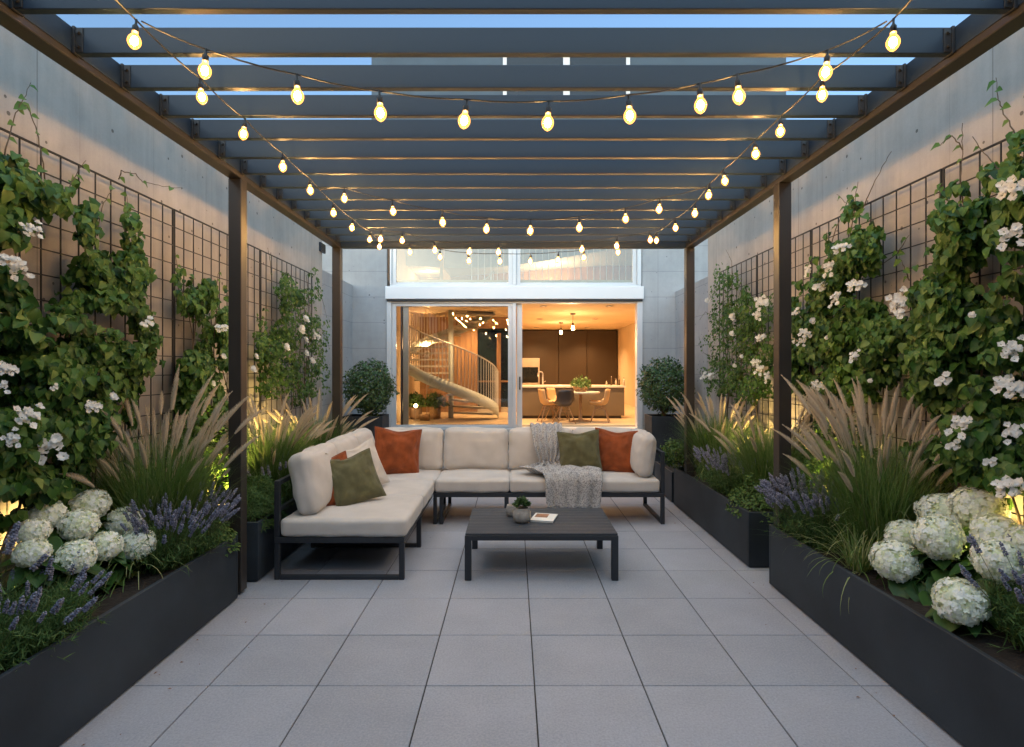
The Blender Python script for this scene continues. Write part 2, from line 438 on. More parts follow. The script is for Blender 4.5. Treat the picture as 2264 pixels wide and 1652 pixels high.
# ------------------------------------------------------------------ ground and paving
g = MB(); g.add([(-300, -300, -.09), (300, -300, -.09), (300, 300, -.09), (-300, 300, -.09)], [(0, 1, 2, 3)])
tag(g.build('ground', M['ground']), kind='structure')
g = MB(); g.box(-2.95, 2.97, -4, 10.5, -.05, -.008)
tag(g.build('patio_bed', M['grout']), kind='structure')
pv = MB(); tints = []
x0, y0, T, G = .117, 3.163, .6, .0035
i0, i1 = -6, 5; j0, j1 = -12, 12
for i in range(i0, i1):
    for j in range(j0, j1):
        a, b_ = max(x0 + i * T + G, -2.95), min(x0 + (i + 1) * T - G, 2.97)
        c, d = y0 + j * T + G, min(y0 + (j + 1) * T - G, 10.49)
        if b_ - a < .02 or d - c < .02: continue
        dz = random.uniform(-.0008, .0008); k = len(pv.v)
        pv.box(a, b_, c, d, -.04, dz, .0022)
        tints += [random.random()] * (len(pv.v) - k)
o = pv.build('paving', M['paver']); tag(o, kind='structure')
at = o.data.attributes.new('tint', 'FLOAT', 'POINT'); at.data.foreach_set('value', np.array(tints, dtype=np.float32))

# ------------------------------------------------------------------ garden walls
XL, XR = -2.95, 2.97
def garden_wall(sx, label, hback, yend):
    X = XL if sx < 0 else XR
    t = thing('garden_wall', (X, 3, 0), label, 'wall')
    m = MB(); m.box(X, X + sx * .22, -3.99, yend, 0, 3.90, .006); m.build('wall', M['conc_wall'], t)
    m = MB(); m.box(X - sx * .002, X + sx * .20, yend, 10.5, 0, hback, .006); m.build('low_wall', M['conc_house'], t)
    return t
lw = garden_wall(-1, 'tall board-marked concrete wall along the left side behind the climbers', 3.28, 8.85)
rw = garden_wall(1, 'tall concrete wall along the right side of the patio behind white roses', 3.16, 8.75)
t = thing('garden_wall', (0, -4.1, 0), 'unseen concrete wall added behind the viewpoint to block sky reflections in the glass', 'wall')  # unseen wall, added to keep bright sky out of the door glass
m = MB(); m.box(-3.17, 3.19, -4.3, -4.0, 0, 5.4, .006); m.build('wall', M['conc_wall'], t)
m = MB(); p = D(705, 535, X=XL); q = D(715, 561, X=XL)
vt = thing('wall_vent', (XL, (p.y + q.y) / 2, q.z), 'small dark rectangular vent box high at the far end of the left concrete wall', 'vent')
m.box(XL, XL + .03, p.y, q.y + .02, q.z, p.z, .004); m.build('cover', M['metal'], vt)
m = MB()
for k in range(5):
    z = q.z + (p.z - q.z) * (k + .7) / 5.6; m.box(XL + .03, XL + .038, p.y + .02, q.y, z, z + .012, .002)
m.build('louvre', M['trellis'], vt)

# ------------------------------------------------------------------ pergola
HB, HRB, HT = CH + 1.47, CH + 1.50, CH + 1.624
PG = thing('pergola', (0, 2.8, 0), 'dark grey steel pergola with slatted roof spanning the whole patio', 'pergola')
for sx in (-1, 1):
    m = MB(); m.box(sx * 2.1, sx * 2.2, -2.3, 7.05, HB, HT, .004); m.build('side_beam', M['bronze'], PG)
    # thin web plate on the inner face (slate)
    m = MB(); m.box(sx * 2.094, sx * 2.0995, -2.3, 6.95, HB + .035, HT - .003, .001); m.build('beam_web', M['rafter'], PG)
m = MB(); m.box(-2.094, 2.094, 6.95, 7.05, HB, HT, .004); m.build('end_beam', M['rafter'], PG)
m = MB(); m.box(-2.094, 2.094, -2.3, -2.2, HB, HT, .004); m.build('end_beam', M['rafter'], PG)
for (sx, y) in ((-1, 4.42), (1, 4.53), (-1, 6.95), (1, 6.95), (-1, -.6), (1, -.6)):
    m = MB(); m.box(sx * 2.1, sx * 2.2, y, y + .1, .02, HB - .001, .004)
    m.build('post', M['bronze'], PG)
rm = MB(); rm.box(-2.088, 2.088, 0, .04, 0, HT - HRB, .003)
brs = []
for sx in (-1, 1):
    br = MB(); brs.append(br)
    br.box(sx * 2.080, sx * 2.0925, -.012, .052, -.004, HT - HRB + .001, .001)
    br.box(sx * 2.045, sx * 2.080, -.006, -.0008, .004, HT - HRB - .006, .001)
    for zz in (.028, .092):
        br.tube([(sx * 2.062, -.020, zz), (sx * 2.062, -.005, zz)], .0085, 6)
first = None
for k in range(-13, 14):
    y = 2.39 + .336 * k
    if first is None:
        r0 = rm.build('rafter', M['rafter'], None, local=True); b0 = [q.build('bracket', M['trellis'], None, local=True) for q in brs]
        r0.parent = PG; first = (r0, b0); r = r0
        for q in b0: q.parent = r0
    else:
        r = first[0].copy(); C.objects.link(r); r.parent = PG
        for q in first[1]: b2 = q.copy(); C.objects.link(b2); b2.parent = r
    r.location = (0, y - 2.8, HRB)

# ------------------------------------------------------------------ string lights
bm_ = MB(); prof = []
for k in range(13):       # pear shaped clear bulb hanging down from z=0
    a = k / 12; z = -.078 + .078 * a
    r = .0260 * math.sin(PI * min(1, a / .84 * .93 + .0)) ** .62 if a < .72 else max(.012, .0260 * max(0, math.sin(PI * min(1, a / .84 * .93))) ** .62)
    prof.append((max(r, .0005), z))
bm_.lathe(prof, 16); BULB_ = bm_.build('bulb', M['bulb'], smooth=True, local=True, link=False)
fm = MB(); fm.lathe([(.0005, -.060), (.009, -.056), (.0135, -.046), (.0135, -.036), (.009, -.026), (.0005, -.020)], 12)
FIL_ = fm.build('filament', M['filament'], smooth=True, local=True, link=False)
sm = MB(); sm.lathe([(.0115, -.004), (.0125, .0), (.0125, .020), (.008, .026), (.0045, .032), (.0045, .052)], 12)
SOCK_ = sm.build('socket', M['socket'], smooth=True, local=True, link=False)
def string(label, pts, ends, group='festoon strings hung under the pergola'):
    """pts = bulb centre points; ends = two cord end points"""
    t = thing('string_light', ends[0], label, 'string lights', group)
    off = Vector(ends[0])
    caps = [Vector(p) + Vector((0, 0, .042 + .05)) for p in pts]
    path = [Vector(ends[0])]
    allp = [Vector(ends[0])] + caps + [Vector(ends[1])]
    cord = []
    for a, b in zip(allp[:-1], allp[1:]):
        d = (b - a).length
        for s in range(5):
            u = s / 5; p = a.lerp(b, u); p.z -= 4 * u * (1 - u) * .022 * min(1, d); cord.append(p)
    cord.append(allp[-1])
    m = MB(); m.tube(cord, .0036, 6); m.build('cord', M['cord'], t, smooth=True)
    for p in caps:
        tilt = (random.uniform(-.12, .12), random.uniform(-.12, .12), random.uniform(0, 6))
        b = inst('bulb', BULB_, t, p - off - Vector((0, 0, .05)), tilt)
        inst('filament', FIL_, b, (0, 0, 0)); inst('socket', SOCK_, b, (0, 0, 0))
XS = -1.563
hb = CH + 1.36
def dl(l, **k): return [D(x, y, **k) for x, y in l]
string('string of warm bulbs running front to back beneath the left side of the pergola',
       [D(px, py, X=-1.563) for px, py in ((299, 92), (444, 215), (540, 297), (625, 369), (685, 421), (737, 471), (779, 504), (818, 530))],
       [(-1.563, 1.9, HRB), (-1.563, 6.78, HRB)])
string('string of warm bulbs running front to back beneath the right side of the pergola',
       [D(px, py, X=1.545) for px, py in ((1975, 93), (1818, 210), (1726, 292), (1670, 341), (1601, 401), (1568, 432), (1537, 472), (1493, 504), (1452, 532))],
       [(1.545, 1.9, HRB), (1.545, 6.78, HRB)])
string('nearest sagging string of large bulbs looped across the front of the pergola',
       [D(px, py, Y=2.4) for px, py in ((454, 157), (657, 213), (840, 250), (1029, 268), (1212, 272), (1391, 258), (1548, 233), (1632, 213), (1828, 160))],
       [(-1.563, 2.41, hb + .1), (1.57, 2.41, hb + .1)])
string('second sagging string of bulbs looped across the middle of the pergola',
       [D(px, py, Y=4.6) for px, py in ((761, 440), (868, 468), (978, 492), (1076, 507), (1173, 511), (1281, 504), (1383, 485), (1458, 463))],
       [(-1.563, 4.6, hb + .08), (1.545, 4.6, hb + .1)])
string('third sagging string of bulbs partly above the upper window, just before the last one',
       [D(px, py, Y=5.9) for px, py in ((842, 529), (889, 532), (961, 553), (1039, 557), (1102, 558), (1287, 552), (1364, 544), (1437, 531))],
       [(-1.563, 5.9, hb + .1), (1.545, 5.9, hb + .1)])
string('farthest sagging string of bulbs hanging before the upper window of the house',
       [D(px, py, Y=6.55) for px, py in ((839, 546), (906, 558), (973, 569), (1036, 577), (1105, 578), (1173, 578), (1234, 575), (1291, 570), (1367, 558))],
       [(-1.563, 6.55, hb + .1), (1.545, 6.55, hb + .1)])

# ------------------------------------------------------------------ house
FY = 10.5; s_ = FY / F
fx = lambda p: (p - CX) * s_
fz = lambda p: CH - (p - CY) * s_
FLZ = .70; CLZ = 2.99
H = thing('house', (0, FY, 0), 'concrete house with lit sliding doors and a wide upper window behind the patio', 'house')
ox0, ox1 = fx(855), fx(1420)
m = MB()
m.box(-4.6, ox0, FY, FY + .3, 0, 6.2, .0); m.box(ox1, 5.0, FY, FY + .3, 0, 6.2)
m.box(ox0, ox1, FY + .001, FY + .3, 0, FLZ - .04)
m.box(ox0, ox1, FY + .001, FY + .3, 4.7, 6.2)
m.build('wall', M['conc_house'], H)
m = MB(); m.box(-2.6, 5.0, FY + .002, FY + .3, 6.2, 7.72); m.box(-2.6, -2.3, FY + .3, FY + 8, 6.2, 7.72); m.box(4.7, 5.0, FY + .3, FY + 8, 0, 7.72)
m.box(-4.6, -4.3, FY + .3, FY + 8, 0, 6.2); m.box(-4.6, 5.0, FY + 8, FY + 8.6, 0, 7.72)
m.build('upper_wall', M['slate'], H)
m = MB(); m.box(-4.6, 5.0, FY + .3, FY + 8, 6.0, 6.2); m.build('roof', M['conc_house'], H)
m = MB(); m.box(-2.64, 5.04, FY - .04, FY + .34, 7.72, 7.78, .004); m.build('roof_edge', M['white_band'], H)
# high window seen through the slats
w = MB(); X0, X1 = fx(1112), fx(1392)
for (a, b) in ((X0, X0 + .07), ((X0 + X1) / 2 - .06, (X0 + X1) / 2 + .06), (X1 - .07, X1)): w.box(a, b, FY - .05, FY + .002, 6.5, 7.62, .004)
w.box(X0, X1, FY - .045, FY + .001, 7.5, 7.62, .003); w.box(X0, X1, FY - .045, FY + .001, 6.5, 6.58, .003)
wf = w.build('window', M['white_band'], H)
w = MB(); w.box(X0 + .02, X1 - .02, FY - .02, FY - .003, 6.52, 7.58); w.build('pane', M['black_glass'], wf)
# white band between floors
m = MB(); m.box(fx(854), fx(1421), FY - .10, FY + .24, fz(662.5), fz(634.5), .006); m.build('floor_band', M['white_band'], H)
m = MB(); m.box(fx(857), fx(1419), FY - .07, FY + .2, fz(667), fz(662.7), .002); m.build('band_shadow_strip', M['metal'], H)  # solid dark strip stands in for the shadow under the band
# lower frame: jambs, head
m = MB()
m.box(fx(855.5), fx(866), FY - .03, FY + .16, FLZ - .04, fz(667), .004)
m.box(fx(1408), fx(1420), FY - .03, FY + .16, FLZ - .04, fz(667), .004)
m.box(fx(866), fx(1408), FY - .01, FY + .16, fz(670.5), fz(667.2), .002)
m.box(fx(855.5), fx(1420), FY - .04, FY + .18, FLZ - .06, FLZ - .035, .002)
m.box(fx(1132.5), fx(1141), FY - .02, FY + .15, FLZ - .03, fz(670.7), .003)
m.build('door_frame', M['white_frame'], H)
def leaf(name, x0, x1, z0, z1, y, sw, pane, handle=None, bar=.05):
    m = MB()
    m.box(x0, x0 + sw, y, y + .05, z0, z1, .004); m.box(x1 - sw, x1, y, y + .05, z0, z1, .004)
    m.box(x0 + sw, x1 - sw, y + .002, y + .048, z1 - bar, z1, .003); m.box(x0 + sw, x1 - sw, y + .002, y + .048, z0, z0 + .045, .003)
    f = m.build(name, M['white_frame'], H)
    m = MB(); m.box(x0 + sw - .004, x1 - sw + .004, y + .02, y + .028, z0 + .04, z1 - bar + .004); m.build('pane', pane, f)
    if handle:
        m = MB(); m.box(handle[0], handle[0] + .03, y - .022, y + .0, handle[1], handle[1] + .20, .004); m.box(handle[0] + .008, handle[0] + .022, y - .03, y - .022, handle[1] + .03, handle[1] + .17, .003)
        m.build('handle', M['metal'], f)
    return f
leaf('sliding_door', fx(866.3), fx(1132.2), FLZ - .03, fz(670.8), FY + .02, .075, M['pane'])
leaf('sliding_door', fx(889), fx(1154.7), FLZ - .03, fz(670.8), FY + .09, .10, M['pane'], None)
m = MB(); m.box(fx(1148), fx(1151), FY + .07, FY + .089, fz(862), fz(833), .003); m.build('handle', M['metal'], H)
m = MB(); m.box(fx(885), fx(888), FY + .03, FY + .19, FLZ, fz(677), .002); m.build('track_post', M['metal'], H)
# upper window
m = MB(); uz0, uz1 = fz(633), 4.7
m.box(fx(862), fx(1418), FY + .0, FY + .16, uz0 - .01, uz0 + .03, .003)
for a, b in ((862, 866), (1133, 1141.5), (1409, 1418)): m.box(fx(a), fx(b), FY - .01, FY + .15, uz0 + .03, uz1, .003)
m.build('window_frame', M['white_frame'], H)
leaf('window', fx(866.2), fx(1133), uz0 + .031, uz1 - .01, FY + .03, .075, M['pane_up'], bar=.08)
leaf('window', fx(1141.7), fx(1408.8), uz0 + .031, uz1 - .01, FY + .05, .075, M['pane_up'], bar=.08)
# interior shell
m = MB(); m.box(-4.28, 4.68, FY + .3, 18.5, FLZ - .1, FLZ); m.box(ox0, ox1, FY + .19, FY + .3, FLZ - .1, FLZ - .001); m.build('room_floor', M['floor_in'], H)
m = MB(); m.box(-4.28, 4.68, FY + .3, 18.5, CLZ, CLZ + .25); m.box(ox0, ox1, FY + .25, FY + .3, CLZ - .0, CLZ + .2); m.build('ceiling', M['plaster_ceiling'], H)
m = MB(); m.box(-2.40, -2.25, FY + .3, 13.8, FLZ, CLZ); m.box(3.32, 3.45, FY + .3, 18.49, FLZ, CLZ)
m.box(-.02, .10, 13.8, 18.49, FLZ, CLZ); m.build('inner_wall', M['plaster'], H)
m = MB(); m.box(-2.25, -1.00, 13.8, 13.9, FLZ, CLZ); m.box(-1.0, -.02, 13.8, 13.9, 2.72, CLZ)
m.build('timber_wall', M['wood'], H)
# far glazed door behind the stair
m = MB(); m.box(-1.0, -.86, 13.74, 13.86, FLZ, 2.70, .004); m.box(-.40, -.30, 13.76, 13.86, FLZ, 2.60, .004); m.box(-.86, -.02, 13.78, 13.85, 1.42, 1.46, .004)
dfr = m.build('garden_door', M['wood'], H)
m = MB(); m.box(-.86, -.02, 13.86, 13.88, FLZ + .12, 2.72); m.build('pane', M['night_glass'], dfr)
m = MB(); m.box(-.86, -.02, 13.80, 13.9, FLZ, FLZ + .12); m.build('threshold', M['stone_top'], dfr)
# upper room
UF = 3.42
m = MB(); m.box(-4.28, 4.68, FY + .3, 18, CLZ + .25, UF); m.build('upper_floor', M['floor_in'], H)
m = MB(); m.box(-2.45, 3.6, 14.2, 14.3, UF, 5.9); m.build('upper_timber_wall', M['wood'], H)
m = MB(); m.box(-2.45, -2.32, FY + .3, 14.2, UF, 5.9); m.box(3.5, 3.6, FY + .3, 14.2, UF, 5.9); m.box(-1.62, -1.55, 12.6, 14.19, UF, 4.9); m.build('upper_inner_wall', M['plaster'], H)
m = MB(); m.box(-4.28, 4.68, FY + .3, 18, 5.9, 5.98); m.build('upper_ceiling', M['plaster_ceiling'], H)
# curved sheet in the upper room; sky reflection put into its pale blue
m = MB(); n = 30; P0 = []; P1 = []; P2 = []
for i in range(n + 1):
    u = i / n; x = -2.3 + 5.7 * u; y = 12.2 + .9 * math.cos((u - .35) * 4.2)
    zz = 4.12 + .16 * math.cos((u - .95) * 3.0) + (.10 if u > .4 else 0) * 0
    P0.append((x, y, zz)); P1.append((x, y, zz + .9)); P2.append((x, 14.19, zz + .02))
m.grid([P0, P1]); m.grid([P2, P0]); m.build('sky_reflection_sheet', mat('reflected_sky_blue', (.42, .47, .53), .7, 0, .04, 2), H)
gr = thing('gallery_railing', (1.2, 11.6, UF), 'vertical bar railing behind the upper window of the house', 'railing')
m = MB()
for k in range(27):
    x = -.85 + k * .13; m.box(x, x + .012, 11.6, 11.612, UF, 4.35)
m.build('baluster', M['white_band'], gr)
m = MB(); m.box(-.9, 2.6, 11.59, 11.625, 4.35, 4.38, .003); m.build('handrail', M['rail'], gr)
# downlights; the last two are added to brighten the stair
DL = []
for (px, py, Y) in ((1202, 678, 11.35), (1347, 678, 11.35), (1193, 706, 14.3), (1316, 707, 14.3), (1186, 726, 17.3), (1298, 726, 17.3), (1010, 660, 11.35), (1045, 700, 13.2)):
    X = (px - CX) * Y / F
    t = thing('downlight', (X, Y, CLZ), ('round recessed ceiling downlight, %s row over the %s of the kitchen' % ({11.35: 'nearest', 14.3: 'middle', 17.3: 'farthest'}.get(Y, ''), 'left' if px < 1250 else 'right')) if px > 1150 else ('downlight added to brighten the spiral stair, nearer the glass' if px < 1020 else 'downlight added to brighten the back of the spiral stair'), 'downlight', 'recessed kitchen downlights')
    m = MB(); m.lathe([(.045, -.012), (.075, -.012), (.08, -.001), (.045, -.001)], 16, (X, Y, CLZ), cap=False); m.build('rim', M['steel'], t)
    m = MB(); m.lathe([(.0005, -.006), (.045, -.006)], 16, (X, Y, CLZ), cap=False); m.build('lens', M['down'], t); DL.append((X, Y, t))
def lamp_light(name, kind, loc, e, parent, r=.05, col=WARM, rot=None, spot=None):
    l = bpy.data.lights.new(name, kind); l.energy = e; l.color = col; l.shadow_soft_size = r
    if spot: l.spot_size = R(spot); l.spot_blend = .8
    o = bpy.data.objects.new(name, l); C.objects.link(o)
    if parent is not None: o.parent = parent; o.location = Vector(loc) - wloc(parent)
    else: o.location = loc
    if rot is not None: o.rotation_euler = rot
    return o
for (X, Y, t) in DL: lamp_light('lamp_light', 'SPOT', (X, Y, CLZ - .02), 130 if X > 0 else 110, t, .05, WARM, (0, 0, 0), 130)
for (X, Y, drop, e, lab) in ((1.34, 12.9, .22, 10, 'bulb pendant hanging over the dining table, the nearer one'), (1.28, 15.4, .16, 10, 'small pendant near the brown cabinets, farther back')):
    t = thing('pendant_lamp', (X, Y, CLZ), lab, 'pendant lamp', 'ceiling pendants in the kitchen')
    m = MB(); m.lathe([(.05, -.03), (.06, -.02), (.06, -.001)], 16, (X, Y, CLZ)); m.tube([(X, Y, CLZ - .02), (X, Y, CLZ - drop)], .006, 6)
    m.lathe([(.022, -drop - .06), (.026, -drop), (.01, -drop + .015)], 12, (X, Y, CLZ)); m.build('fitting', M['cab'], t, smooth=False)
    m = MB(); m.lathe([(.0005, -drop - .16), (.022, -drop - .15), (.035, -drop - .12), (.028, -drop - .08), (.016, -drop - .06)], 14, (X, Y, CLZ)); m.build('bulb', M['lamp_in'], t, smooth=True)
    lamp_light('lamp_light', 'POINT', (X, Y, CLZ - drop - .45), e, t, .05)
t = thing('floor_lamp', (-1.95, 12.9, FLZ), 'slim floor lamp standing in the corner behind the spiral stair', 'lamp')
m = MB(); m.lathe([(.12, 0), (.12, .02), (.012, .03), (.012, 1.3)], 16, (-1.95, 12.9, FLZ)); m.build('stand', M['steel'], t)
m = MB(); m.lathe([(.07, 1.3), (.05, 1.45)], 20, (-1.95, 12.9, FLZ), cap=False); m.build('shade', M['paper'], t)
lamp_light('lamp_light', 'POINT', (-1.95, 12.9, FLZ + .0+1.55), 34, t, .05)
t = thing('added_wall_lamp', (-2.0, 13.6, 4.3), 'small wall lamp body added on the timber wall of the upper room, left end', 'wall lamp')
m = MB(); m.box(-2.05, -1.95, 14.13, 14.2, 4.9, 5.05, .01); m.build('body', M['steel'], t)
lamp_light('lamp_light', 'POINT', (-1.95, 13.2, 3.85), 7, t, .06)  # fill light added to warm the timber wall, set apart from the body
t = thing('ceiling_lamp', (1.2, 13.0, 5.9), 'round ceiling lamp in the upper room behind the bar railing', 'ceiling lamp')
m = MB(); m.lathe([(.001, -.08), (.1, -.07), (.12, -.001)], 16, (1.2, 13.0, 5.9)); m.build('shade', M['down'], t)
lamp_light('lamp_light', 'POINT', (1.2, 13.0, 5.4), 12, t, .08)
lamp_light('lamp_light', 'POINT', (0.9, 13.4, 3.8), 42, t, .08)  # extra light added under the curved sheet so the timber wall glows

# steps up to the house
m = MB()
for k in range(4):
    m.box(-2.2, 2.25, 9.45 + k * .26, 9.45 + (k + 1) * .26 + (.0 if k < 3 else .01), 0.001, .165 * (k + 1), .006)
tag(m.build('steps', M['conc_house']), kind='structure')

# ------------------------------------------------------------------ kitchen and dining
t = thing('kitchen_cabinet', (1.7, 18.2, FLZ), 'wall of tall dark brown cabinets at the back of the kitchen', 'cabinet')
x = .12; ws = [.95, .86, .86, .60]
edges = [.12, 1.43, 1.98 + .35, 3.30]
for a, b in zip(edges[:-1], edges[1:]):
    m = MB(); m.box(a + .006, b - .006, 18.15, 18.45, FLZ + .08, CLZ - .03, .004); m.build('door', M['cab'], t)
m = MB(); m.box(.12, 3.3, 18.2, 18.48, FLZ, FLZ + .08); m.build('plinth', M['cab'], t)
t = thing('wall_oven', (.6, 17.9, FLZ), 'tall steel oven unit with black glass door left of the tap', 'oven')
a, b = (1156 - CX) * 18 / F, (1193 - CX) * 18 / F
zz = lambda py, Y: CH - (py - CY) * Y / F
m = MB(); m.box(a - .1, b, 17.95, 18.14, FLZ, zz(792, 18), .006); m.build('housing', M['steel'], t)
m = MB(); m.box(a - .08, b - .05, 17.92, 17.949, zz(846, 18), zz(812, 18), .006); m.build('glass_door', M['black_glass'], t)
m = MB(); m.tube([(a, 17.88, zz(848.5, 18)), (b - .08, 17.88, zz(848.5, 18))], .015, 8); m.build('handle', M['steel'], t)
IZ = zz(853, 12.0)
t = thing('kitchen_island', (1.2, 12.0, FLZ), 'long taupe kitchen island with pale worktop behind the dining table', 'kitchen island')
m = MB(); m.box(.14, (1381 - CX) * 12 / F, 12.02, 12.75, FLZ + .06, IZ - .04, .004); m.build('body', M['island'], t)
m = MB(); m.box(.14, 2.27, 12.07, 12.7, FLZ, FLZ + .06); m.build('plinth', M['cab'], t)
m = MB(); m.box(.11, (1383 - CX) * 12 / F, 11.98, 12.79, IZ - .038, IZ, .004); m.build('worktop', M['stone_top'], t)
X = (1196 - CX) * 12.4 / F
t = thing('kitchen_tap', (X, 12.4, IZ), 'tall arched tap standing on the left end of the island', 'tap')
m = MB(); pts = [(X + .04, 12.4, IZ), (X + .04, 12.4, IZ + .24)] + [(X + .04 - .05 + .05 * math.cos(a), 12.4, IZ + .24 + .05 * math.sin(a)) for a in np.linspace(0.2, PI, 8)] + [(X - .06, 12.4, IZ + .19)]
m.tube(pts, .016, 10); m.build('spout', M['steel'], t, smooth=True)
m = MB(); m.tube([(X + .05, 12.4, IZ + .06), (X + .10, 12.38, IZ + .09)], .008, 6); m.lathe([(.035, 0), (.03, .012), (.02, .02)], 12, (X + .04, 12.4, IZ)); m.build('lever', M['steel'], t)
M['bottle_glass'] = mat('brown_bottle_glass', (.10, .055, .02), .12, 0, .1, 3)
M['clear_ware'] = mat('pale_glassware', (.45, .36, .24), .15, 0, .1, 3)
for i, (px, h, r, mt_, lab) in enumerate(((1341, .10, .020, 'clear_ware', 'short pale jar standing left of the bottles on the island'), (1352, .20, .020, 'bottle_glass', 'tall narrow bottle, the leftmost tall one on the right end of the island'),
                                      (1362, .15, .024, 'clear_ware', 'medium pale carafe between the brown bottles on the island'), (1369, .19, .019, 'bottle_glass', 'tall brown bottle beside the pale carafe on the island'),
                                      (1379, .17, .030, 'clear_ware', 'wide pale decanter at the far right edge of the island'))):
    X = (px - CX) * 12.3 / F
    t = thing('bottle', (X, 12.3, IZ), lab, 'bottle', 'bottles on the kitchen island')
    m = MB(); m.lathe([(r * .9, 0), (r, .01), (r, h * .55), (r * .4, h * .72), (r * .35, h * .95)], 12, (X, 12.3, IZ)); m.build('body', M[mt_], t, smooth=True)
    m = MB(); m.lathe([(r * .42, h * .951), (r * .42, h)], 10, (X, 12.3, IZ)); m.build('cap', M['cab'], t)
# dining table
TX, TY = 1.33, 11.35; TZ = zz(866, TY)
t = thing('dining_table', (TX, TY, FLZ), 'small round pale dining table on a pedestal in the kitchen', 'table')
m = MB(); m.lathe([(.37, TZ - FLZ - .035), (.385, TZ - FLZ - .02), (.385, TZ - FLZ - .004), (.378, TZ - FLZ)], 40, (TX, TY, FLZ)); m.build('tabletop', M['stone_top'], t)
m = MB(); m.lathe([(.20, 0), (.19, .015), (.04, .05), (.03, .2), (.03, TZ - FLZ - .06), (.09, TZ - FLZ - .035)], 24, (TX, TY, FLZ)); m.build('pedestal', M['wood'], t, smooth=True)
# chairs: moulded shell on four splayed legs (origin floor centre, faces +y local)
def chair(shell, label):
    t = thing('dining_chair', (0, 0, 0), label, 'chair', 'moulded chairs round the dining table')
    sc = .78; m = MB(); rows = []
    prof = [(.22, .43), (.16, .425), (.06, .415), (-.06, .415), (-.14, .43), (-.19, .48), (-.215, .56), (-.235, .66), (-.25, .76), (-.262, .83)]
    for i, (y, z) in enumerate(prof):
        row = []
        for j in range(13):
            u = (j / 12 - .5) * 2; w = .235 if i < 6 else .235 - .035 * ((i - 5) / 4) ** 2
            lift = .10 * abs(u) ** 3 if i < 6 else 0; fwd = .11 * abs(u) ** 2.5 * (1 if i >= 4 else .3)
            row.append((u * w * sc, (y + fwd) * sc, (z + lift) * sc))
        rows.append(row)
    m.grid(rows); o = m.build('shell', M[shell], t, smooth=True, local=True)
    md = o.modifiers.new('thick', 'SOLIDIFY'); md.thickness = .012
    for (sx, sy) in ((-1, -1), (1, -1), (-1, 1), (1, 1)):
        m = MB(); m.tube([(sx * .08 * sc, sy * .09 * sc, .415 * sc), (sx * .23 * sc, sy * .23 * sc, 0)], [.013, .008], 8); m.build('leg', M['chair_leg'], t, local=True)
    m = MB()
    for sy in (-1, 1): m.tube([(-.13 * sc, sy * .13 * sc, .29 * sc), (.13 * sc, sy * .13 * sc, .29 * sc)], .005, 6)
    for sx in (-1, 1): m.tube([(sx * .08 * sc, -.10 * sc, .40 * sc), (sx * .13 * sc, .13 * sc, .29 * sc)], .005, 6); m.tube([(sx * .08 * sc, .10 * sc, .40 * sc), (sx * .13 * sc, -.13 * sc, .29 * sc)], .005, 6)
    m.build('brace', M['chair_leg'], t, local=True)
    return t
cA = chair('chair_shell', 'caramel shell chair left of the dining table, facing right')
cA.location = ((1205 - CX) * 11.35 / F + .06, 11.35, FLZ); cA.rotation_euler = (0, 0, R(-80))
dup(cA, ((1328 - CX) * 11.3 / F - .02, 11.25, FLZ), R(78), 'caramel shell chair right of the dining table, facing left')
dup(cA, (.88, 11.72, FLZ), R(-120), 'caramel shell chair behind the table, half hidden by the dark chair')
cB = chair('chair_dark', 'dark brown shell chair with its back to the patio, in front of the table')
cB.location = ((1247 - CX) * 10.98 / F, 10.98, FLZ); cB.rotation_euler = (0, 0, R(12))

# ------------------------------------------------------------------ spiral stair
SX, SY, SR = (997 - CX) * 12.15 / F, 12.15, 1.0
ST = thing('spiral_staircase', (SX, SY, FLZ), 'pale steel spiral staircase behind the left glass door', 'staircase')
m = MB(); m.lathe([(.055, 0), (.055, CLZ - FLZ - .001)], 20, (SX, SY, FLZ)); m.build('pole', M['stair'], ST, smooth=True)
def hel(a, r, dz=0.0):     # a = turned angle from the right-hand start, towards the camera
    return Vector((SX + r * math.cos(-a), SY + r * math.sin(-a), FLZ + .02 + a / (2 * PI) * 2.42 + dz))
AM = 2 * PI * .93
m = MB(); n = 90
A = [hel(AM * i / n, SR, -.03) for i in range(n + 1)]; B = [hel(AM * i / n, SR, .20) for i in range(n + 1)]
m.grid([A, B]); o = m.build('stringer', M['stair'], ST, smooth=True); md = o.modifiers.new('thick', 'SOLIDIFY'); md.thickness = .015
nt_ = 16
for k in range(nt_):
    a0 = AM * k / nt_; a1 = AM * (k + 1.25) / nt_; z = hel(a0, 0).z + .11
    vs = []; q = 6
    for zz_ in (z - .035, z):
        vs.append((SX, SY, zz_))
        for i in range(q + 1):
            a = a0 + (a1 - a0) * i / q; vs.append((SX + (SR - .01) * math.cos(-a), SY + (SR - .01) * math.sin(-a), zz_))
    w_ = q + 2; fs = []
    for i in range(1, q + 1): fs.append((0, i + 1, i)); fs.append((w_, w_ + i, w_ + i + 1)); fs.append((i, i + 1, w_ + i + 1, w_ + i))
    fs += [(0, 1, w_ + 1, w_), (0, w_, w_ + q + 1, q + 1)]
    m = MB(); m.add(vs, fs); m.build('tread', M['tread'], ST)
m = MB(); m.tube([hel(AM * i / n, SR, 1.02 * .92) for i in range(n + 1)], .014, 6); m.build('handrail', M['rail'], ST, smooth=True)
for k in range(80):
    a = AM * (k + .3) / 80; p = hel(a, SR, .15); m = MB(); m.box(p.x - .008, p.x + .008, p.y - .008, p.y + .008, p.z, p.z + .79); m.build('baluster', M['rail'], ST)

